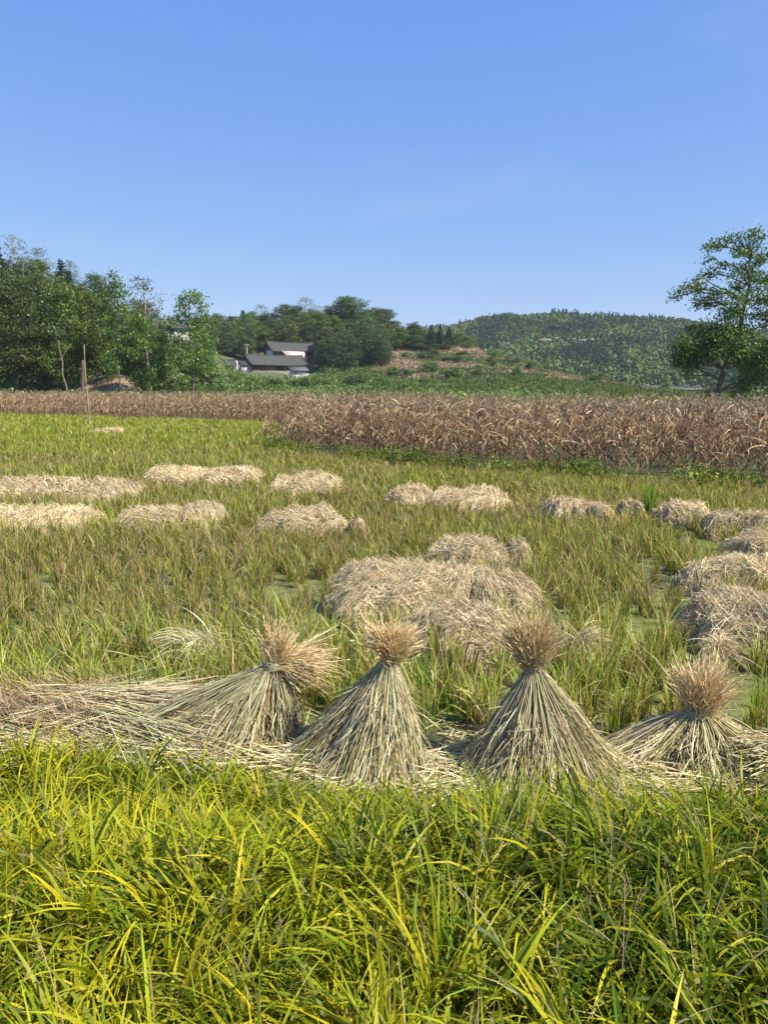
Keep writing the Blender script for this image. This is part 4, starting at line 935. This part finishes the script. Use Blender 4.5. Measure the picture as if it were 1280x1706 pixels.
    blades(acc, tie + np.zeros((8, 3)), g.uniform(.06, .16, 8), az, g.uniform(.6, 2, 8), g.uniform(.5, 1.5, 8), np.full(8, .006), Cl, Cl, K=5)
    link('tie', acc.mesh('tie', M_straw), rt)
    FOOT.append((rt.location[0], Y0, max(abs(b[0]) + b[2] for b in base_pts) * .9, .3, 0))
    return rt
# two tall ones in the middle, the short bushy one at right, the slumped one at left
sheaf(625, 1290, 650, 1098, 652, 1035, [(-.02, -.06, .31, .30, 1), (-.34, .06, .16, .2, .3)], 2900, 'tall upright straw sheaf with a dense tuft, left of the two tall ones', 1, 3.95, 2800, (.14, .26), .64, (.14, -.05, 1))
sheaf(900, 1310, 890, 1112, 880, 1030, [(0.02, -.08, .45, .34, 1)], 3200, 'widest upright straw sheaf with long flaring pale stalks', 2, 3.85, 2800, (.18, .32), .47, (-.10, .05, 1))
sheaf(1165, 1290, 1165, 1185, 1170, 1085, [(-.36, .02, .28, .14, 1.1), (.0, -.06, .2, .22, 1), (.27, 0, .16, .22, .8)], 2200, 'short squat straw sheaf with the bushiest seed tuft, before the pond at right', 3, 3.95, 3600, (.15, .31), .60, (.03, .05, 1), tie_r=.055, flare=.8)
sheaf(440, 1215, 458, 1108, 520, 1110, [(-.62, -.02, .42, .13, 1.2), (-.22, -.10, .24, .18, 1.0), (.12, .02, .10, .2, .25)], 2400, 'slumped straw sheaf whose seed heads fall to the right, left of the tall ones', 4, 4.25, 1100, (.18, .36), .42, (1, .05, .12), two=[(np.array([.15, .1, 1.0]), .35)], tie_r=.045, flare=.8)
# a sheaf lying flat at the left edge, brown heads to the left
def lying(px0, py0, px1, py1, n, label, seed, head=True, wid=.16):
    g = np.random.default_rng(seed); A = np.array(gnd(px0, py0, .06)); Bp = np.array(gnd(px1, py1, .05)); d = Bp - A; L0 = np.linalg.norm(d); d /= L0; pr = np.array([-d[1], d[0], 0])
    rt = root('straw_sheaf', tuple(A), 0, label, 'straw sheaf')
    K = 8; s = np.linspace(0, 1, K)[None, :, None]
    st = g.uniform(0, .35, n) * L0; Ln = np.minimum(g.uniform(.5, .95, n) * L0, L0 * 1.08 - st)
    lt = g.normal(0, 1, (n, 1, 1)); ang_ = g.normal(0, .14, (n, 1, 1)) + (g.uniform(0, 1, (n, 1, 1)) < .12) * g.normal(0, .5, (n, 1, 1)); P = d * (st[:, None, None] + Ln[:, None, None] * s * g.uniform(.6, 1, (n, 1, 1))) + pr * lt * wid * (.35 + .65 * s) + pr * (ang_ * Ln[:, None, None] * (s - .3) + g.normal(0, .05, (n, 1, 1)) * s ** 2)
    P[:, :, 2] = np.clip(.13 - .05 * np.abs(lt[:, :, 0]), .0, 1) * g.uniform(.1, 1.2, (n, 1)) + .012 + (g.uniform(0, 1, (n, 1)) < .15) * g.uniform(0, .09, (n, 1)) * s[:, :, 0] + .05 * np.sin(s[:, :, 0] * 3 + g.uniform(0, 6, (n, 1))) * g.uniform(0, 1, (n, 1))
    acc = Acc(); C = pick(STP, n, .18, g); tubes(acc, P, np.full((n, K), .0026) * g.uniform(.6, 1.3, (n, 1)), np.repeat(C[:, None], K, 1), 3); link('stalks', acc.mesh('stalks', M_straw), rt)
    if head:
        m = 2600; acc = Acc(); p0 = d * (g.uniform(-.25, .5, (m, 1)) * L0 * .8) + pr * g.normal(0, wid * .9, (m, 1)); p0[:, 2] = g.uniform(.0, .14, m)
        C = pick([(0.33, 0.245, 0.135, 3), (0.43, 0.33, 0.19, 2), (0.22, 0.155, 0.085, 2)], m, .2, g); az0 = math.atan2(-d[1], -d[0])
        blades(acc, p0, g.uniform(.07, .2, m), az0 + g.normal(0, .8, m), g.uniform(.6, 1.5, m), g.uniform(0, 1.2, m), g.uniform(.002, .005, m), C, C * 1.1, K=5)
        link('seed_heads', acc.mesh('seed_heads', M_straw), rt)
    FOOT.append((A[0] + d[0] * L0 / 2, A[1] + d[1] * L0 / 2, L0 * .5, wid * 1.3, 0)); return rt
lying(40, 1185, 420, 1205, 900, 'straw sheaf lying flat with matted brown heads at the left edge', 7)
lying(1370, 1290, 1215, 1285, 500, 'flattened straw sheaf entering at the right edge beside the squat one', 8, head=False, wid=.10)
# loose litter
g = np.random.default_rng(31); n = 2600; px = g.uniform(-60, 1340, n); py = 1215 + g.uniform(0, 110, n) * np.interp(px, [0, 500, 700, 1300], [.35, .7, 1, 1])
p0 = np.array([gnd(a, b, .02) for a, b in zip(px, py)]); az = g.normal(0, .7, n) + np.where(g.uniform(0, 1, n) < .5, 0, math.pi); C = pick(STP, n, .2, g)
p0[:, 2] = np.maximum(height(p0[:, 0], p0[:, 1]), 0) + g.uniform(.005, .05, n)
acc = Acc(); blades(acc, p0, g.uniform(.12, .4, n), az, g.uniform(1.35, 1.6, n), g.uniform(-.15, .3, n), g.uniform(.004, .008, n), C, C * .95, K=5, prof='stem')
tag(link('straw_litter', acc.mesh('straw_litter', M_straw)), 'loose straws strewn on the mud between the sheaves', 'straw litter', kind='stuff')

# ------------------------------------------------------------------ rice stubble
def rice_palettes():
    green = [(0.24, 0.29, 0.035, 4), (0.35, 0.37, 0.06, 3), (0.12, 0.17, 0.025, 3), (0.50, 0.44, 0.19, 1.8)]
    stem = [(0.42, 0.35, 0.18, 3), (0.32, 0.29, 0.11, 3), (0.46, 0.33, 0.20, 2.2), (0.22, 0.14, 0.08, 1.2)]
    return green, stem
GP, SPp = rice_palettes()
LUSH = [(0.28, 0.35, 0.035, 4), (0.40, 0.42, 0.06, 3), (0.16, 0.23, 0.035, 2), (0.40, 0.36, 0.14, 1)]
def rice_geo(acc, pos, nst, nlf, Hst, Hlf, wf, lush, g, K=5):
    N = len(pos)
    if nst:
        ii = np.repeat(np.arange(N), nst); M = len(ii)
        p0 = pos[ii] + np.concatenate([g.normal(0, .022, (M, 2)) , np.zeros((M, 1))], 1)
        C = pick(SPp, M, .18, g)
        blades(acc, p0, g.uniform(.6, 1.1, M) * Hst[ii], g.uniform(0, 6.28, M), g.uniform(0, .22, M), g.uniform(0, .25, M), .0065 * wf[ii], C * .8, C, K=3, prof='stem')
    ii = np.repeat(np.arange(N), nlf); M = len(ii)
    p0 = pos[ii] + np.concatenate([g.normal(0, .022, (M, 2)), np.zeros((M, 1))], 1)
    C = np.where((g.uniform(0, 1, M) < lush[ii])[:, None], pick(LUSH, M, .16, g), pick(GP, M, .16, g))
    drym = g.uniform(0, 1, M) < np.clip(.17 + .2 * noise(pos[ii, 0], pos[ii, 1], 1.4, 11), .05, .6) * (1 - .75 * lush[ii]); C = np.where(drym[:, None], pick([(0.52, 0.42, 0.24, 2), (0.36, 0.25, 0.15, 1)], M, .15, g), C)
    L = g.uniform(.55, 1.15, M) * Hlf[ii]
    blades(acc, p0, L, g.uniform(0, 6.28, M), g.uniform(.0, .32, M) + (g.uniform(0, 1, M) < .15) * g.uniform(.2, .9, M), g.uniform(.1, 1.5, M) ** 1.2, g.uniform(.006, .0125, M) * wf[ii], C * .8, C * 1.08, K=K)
g = np.random.default_rng(77)
sp_ = .19; gxn = np.arange(-75, 22, sp_); gyn = np.arange(3.4, 78, sp_ * .95)
GX, GY = np.meshgrid(gxn, gyn); ca, sa = math.cos(.12), math.sin(.12)
PX = (GX * ca - GY * sa * 1).ravel() ; PY = (GY + GX * sa * .6).ravel()
PX = PX + g.normal(0, .06, PX.shape); PY = PY + g.normal(0, .06, PY.shape)
k = (PY > 3.5) & (PY < corn_edge(PX) + .15) & (np.abs(PX) < .56 * PY + 1.6)
PX, PY = PX[k], PY[k]
thin = np.ones(len(PX))
for (px, py, rx, ry) in [(505, 990, .45, .35), (1130, 1000, .30, 1.6), (1160, 905, .35, 2.5), (1245, 1180, .55, .45), (1090, 1060, .35, .6), (1180, 1130, .5, .3), (580, 1040, .35, .4), (770, 1140, .3, .15), (650, 1045, .45, .22), (760, 1115, .5, .16), (870, 1040, .3, .2), (1180, 1085, .4, .25)]:
    c = gnd(px, py); thin = np.minimum(thin, 1 - 1.15 * np.exp(-(((PX - c[0]) / rx) ** 2 + ((PY - c[1]) / ry) ** 2)))
k = g.uniform(0, 1, len(PX)) < np.clip(thin, 0.0, 1) * .95
for (cx, cy, a_, b_, rz) in FOOT:
    k &= (((PX - cx) / (a_ * .93)) ** 2 + ((PY - cy) / (b_ * .93)) ** 2) > 1
k &= PY > np.interp(PX, [-3, -.5, 0, 3], [4.45, 4.3, 4.15, 4.15])
# far hills are thinned and fattened
fk = np.clip(14 / PY, 0.16, 1); k &= g.uniform(0, 1, len(PX)) < np.maximum(fk, .25)
PX, PY = PX[k], PY[k]; order = np.argsort(PY + .15 * np.abs(PX)); PX, PY = PX[order], PY[order]
pos = np.stack([PX, PY, np.full(len(PX), -.01)], -1)
lushf = np.clip((PY - 17 - np.where(PX > -4, 30, 0)) / 12, 0, 1) + np.clip(.25 + .35 * noise(PX, PY, 2.5, 4), 0, .8) ; lushf = np.clip(lushf + np.where((PY > corn_edge(PX) - 2.2) & (PX > -5), .7, 0), 0, 1)
Hst = (.25 + .05 * noise(PX, PY, 1.6, 5)); Hlf = .35 + .07 * noise(PX, PY, 2.2, 6) + .10 * np.clip((PY - 24) / 10, 0, 1) - .12 * ((PY > corn_edge(PX) - 2) & (PX > -6))
nearN = 285
fw = lambda d: np.maximum(1.0, d / 7.5)
# individual tufts nearest the camera: nine shapes copied
rv = []
for i in range(12):
    a = Acc(); gg = np.random.default_rng(100 + i)
    rice_geo(a, np.array([[0, 0, 0.0]]), 22, 24 + (i % 3) * 6, np.array([.25]), np.array([.37 + .03 * (i % 4)]), np.array([1.0]), np.array([.2 + .08 * (i % 5)]), gg, 6)
    rv.append(a.mesh('rice_stubble', M_rice))
for i in range(nearN):
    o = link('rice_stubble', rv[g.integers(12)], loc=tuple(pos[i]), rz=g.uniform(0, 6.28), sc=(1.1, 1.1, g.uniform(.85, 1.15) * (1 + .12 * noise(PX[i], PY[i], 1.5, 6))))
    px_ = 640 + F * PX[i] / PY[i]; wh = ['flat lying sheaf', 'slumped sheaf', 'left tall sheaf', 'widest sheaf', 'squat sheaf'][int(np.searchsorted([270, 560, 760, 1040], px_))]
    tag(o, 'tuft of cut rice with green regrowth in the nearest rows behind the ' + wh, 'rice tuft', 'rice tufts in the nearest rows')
acc = Acc()
for lo, hi, ns, nl, K in [(0, 10, 16, 22, 5), (10, 16, 10, 16, 5), (16, 28, 5, 14, 4), (28, 100, 0, 13, 4)]:
    s_ = (PY >= lo) & (PY < hi); s_[:nearN] = False
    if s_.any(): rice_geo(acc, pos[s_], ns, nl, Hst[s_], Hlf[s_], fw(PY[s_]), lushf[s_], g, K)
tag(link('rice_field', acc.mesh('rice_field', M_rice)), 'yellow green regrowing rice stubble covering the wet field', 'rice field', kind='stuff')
# tall tufts
def tuft(px, pyb, pyt, n, label, pal, wd=.011, seed=0):
    gq = np.random.default_rng(seed + 500); b = gnd(px, pyb, 0); H = at(px, pyt, b[1])[2] * 1.12; a = Acc(); C = pick(pal, n, .12, gq)
    blades(a, np.stack([gq.normal(0, .035, n), gq.normal(0, .035, n), 0 * np.zeros(n) - .02], -1), gq.uniform(.6, 1.05, n) * H, gq.uniform(0, 6.28, n), gq.uniform(0, .2, n), gq.uniform(0, .5, n), np.full(n, wd), C * .85, C, K=6)
    return tag(link('rice_plant', a.mesh('rice_plant', M_rice), loc=b), label, 'rice plant')
VG = [(0.17, 0.36, 0.04, 3), (0.24, 0.42, 0.05, 2), (0.10, 0.24, 0.03, 2)]
tuft(1081, 872, 792, 60, 'tall bright green rice plant standing alone before the corn', VG, .014, 1)
tuft(668 + 40, 1165, 1100, 46, 'vivid green tuft between the two tall sheaves', VG, .009, 2)
tuft(755, 1180, 1125, 34, 'low green tuft just left of the widest sheaf', VG, .009, 3)
tuft(700, 1215, 1160, 30, 'small green tuft touching the left tall sheaf', VG, .009, 4)
tuft(1040, 1215, 1130, 40, 'green tuft between the widest sheaf and the squat sheaf', LUSH, .009, 5)
tuft(1020, 1240, 1165, 34, 'yellowish tuft leaning beside the squat sheaf', LUSH, .009, 6)

# ------------------------------------------------------------------ foreground bank grass
g = np.random.default_rng(91); n = 67000
y = g.uniform(.25, 4.0, n) ; x = g.uniform(-1, 1, n) * (.60 * y + 1.3)
edge = np.interp(x, [-3, -1.6, -.6, 0, 1, 3], [4.05, 3.92, 3.6, 3.36, 3.18, 3.3]) + .1 * noise(x, y, .5, 3)
k = (y < edge); x, y = x[k], y[k]; edge = edge[k]; n = len(x)
# clumps: pull blades toward clump centres and share their lean
cid = (np.floor(x / .11 + .4 * np.sin(y * 9)) * 131 + np.floor(y / .11 + .4 * np.sin(x * 8))).astype(int)
cxx = (np.floor(x / .11 + .4 * np.sin(y * 9)) + .5 - .4 * np.sin(y * 9)) * .11; cyy = (np.floor(y / .11 + .4 * np.sin(x * 8)) + .5 - .4 * np.sin(x * 8)) * .11
x = x + (cxx - x) * .45; y = y + (cyy - y) * .45
hc = (np.sin(cid * 12.9898) * 43758.5453) % 1; hc2 = (np.sin(cid * 78.233) * 12543.123) % 1
z = np.maximum(height(x, y), -.03); p0 = np.stack([x, y, z - .02], -1)
yel = np.clip(.74 - .24 * x + .55 * noise(x, y, .9, 7), .05, .95)
A_ = pick([(0.40, 0.42, 0.018, 4), (0.55, 0.51, 0.025, 3), (0.24, 0.32, 0.02, 2)], n, .13, g)
B_ = pick([(0.18, 0.25, 0.014, 4), (0.07, 0.12, 0.010, 4), (0.30, 0.34, 0.02, 2)], n, .16, g)
D_ = pick([(0.50, 0.43, 0.22, 2), (0.36, 0.28, 0.15, 1)], n, .15, g)
u = g.uniform(0, 1, n); C = np.where((u < yel * .75)[:, None], A_, B_); dm = g.uniform(0, 1, n) < .045 + .05 * (x > 0); C = np.where(dm[:, None], D_, C)
Lg = g.uniform(.16, .40, n) * (.8 + .45 * hc) * np.clip((edge - y) / .5 + .62, .62, 1)
az = hc2 * 6.28 + g.normal(0, .9, n)
wd = np.where(dm, .5, 1) * g.uniform(.005, .0152, n) * (.8 + .5 * hc)
acc = Acc(); blades(acc, p0, Lg, az, g.uniform(.05, .7, n), g.uniform(.6, 3.0, n), wd, C * .45, C * 1.05, K=7, twist=g.normal(0, .7, n), power=1.3)  # blade roots darkened: shade in the gaps put into the colour
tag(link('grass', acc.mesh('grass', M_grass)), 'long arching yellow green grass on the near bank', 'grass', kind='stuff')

n = 9000; g = np.random.default_rng(123); x = g.uniform(-5, 16, n); y = corn_edge(x) + g.normal(.1, .35, n) - .1
k = (noise(x, y, 1.2, 13) + g.normal(0, .4, n)) > -.25; x, y = x[k], y[k]; n = len(x)
acc = Acc(); z = np.maximum(height(x, y), 0); C = pick(LUSH, n, .16, g)
blades(acc, np.stack([x, y, z - .02], -1), g.uniform(.18, .5, n), g.uniform(0, 6.28, n), g.uniform(0, .5, n), g.uniform(.3, 1.8, n), g.uniform(.010, .02, n), C * .7, C, K=4)
m = 9000; j = g.integers(0, n, m); cc = pick([(0.10, 0.19, 0.03, 3), (0.18, 0.26, 0.04, 2), (0.28, 0.33, 0.06, 1)], m, .15, g)
leaf_quads(acc, np.stack([x[j] + g.normal(0, .08, m), y[j] + g.normal(0, .08, m), z[j] + g.uniform(.02, .42, m) * (.4 + .6 * (np.sin(x[j] * 3.1) > .2))], -1), np.zeros((m, 3)), g.uniform(.02, .055, m), cc, up=1.0, asp=.7)
tag(link('weeds', acc.mesh('weeds', M_rice)), 'strip of green weeds and grass along the foot of the dead corn', 'weeds', kind='stuff')
n = 90; g = np.random.default_rng(124); y = g.uniform(1.3, 3.3, n); x = g.uniform(-.7, 1, n) * (.6 * y + .6)
acc = Acc(); z = height(x, y); p0 = np.stack([x, y, z], -1); C = pick([(0.42, 0.40, 0.16, 2), (0.45, 0.34, 0.20, 2)], n, .12, g)
L = g.uniform(.32, .46, n); az = g.uniform(0, 6.28, n); ln = g.uniform(0, .35, n); bd = g.uniform(.1, .7, n)
blades(acc, p0, L, az, ln, bd, np.full(n, .0028), C * .8, C, K=6, prof='stem')
s_ = np.linspace(0, 1, 6); th = ln[:, None] + bd[:, None] * s_ ** 1.4; dl = (L / 5)[:, None]
hx = (np.sin(th[:, :-1]) * dl).sum(1); hz = (np.cos(th[:, :-1]) * dl).sum(1); tip = p0 + np.stack([hx * np.cos(az), hx * np.sin(az), hz], -1)
ii = np.repeat(np.arange(n), 16); M = len(ii); C = pick([(0.38, 0.30, 0.15, 2), (0.33, 0.33, 0.12, 2)], M, .15, g)
blades(acc, tip[ii] - np.stack([0 * az[ii], 0 * az[ii], g.uniform(0, .07, M)], -1), g.uniform(.012, .04, M), g.uniform(0, 6.28, M), g.uniform(.3, 1.3, M), g.uniform(.2, 1, M), g.uniform(.002, .004, M), C, C, K=3)
tag(link('seeding_grass', acc.mesh('seeding_grass', M_rice)), 'thin brown seed stems standing up among the bank grass', 'seeding grass', kind='stuff')

# ------------------------------------------------------------------ air
HAZE = 0.00016
if HAZE:
    a = Acc(); box(a, -900, 1000, -60, 1300, -2.5, 110)
    m = bpy.data.materials.new('air'); m.use_nodes = True; n = m.node_tree.nodes; n.remove(n['Principled BSDF'])
    v = n.new('ShaderNodeVolumePrincipled'); v.inputs['Density'].default_value = HAZE; v.inputs['Color'].default_value = (0.72, 0.85, 1.0, 1); v.inputs['Anisotropy'].default_value = 0.0
    m.node_tree.links.new(v.outputs[0], n['Material Output'].inputs['Volume'])
    tag(link('haze', a.mesh('haze', m)), 'thin bluish air over the valley', 'haze', kind='stuff')
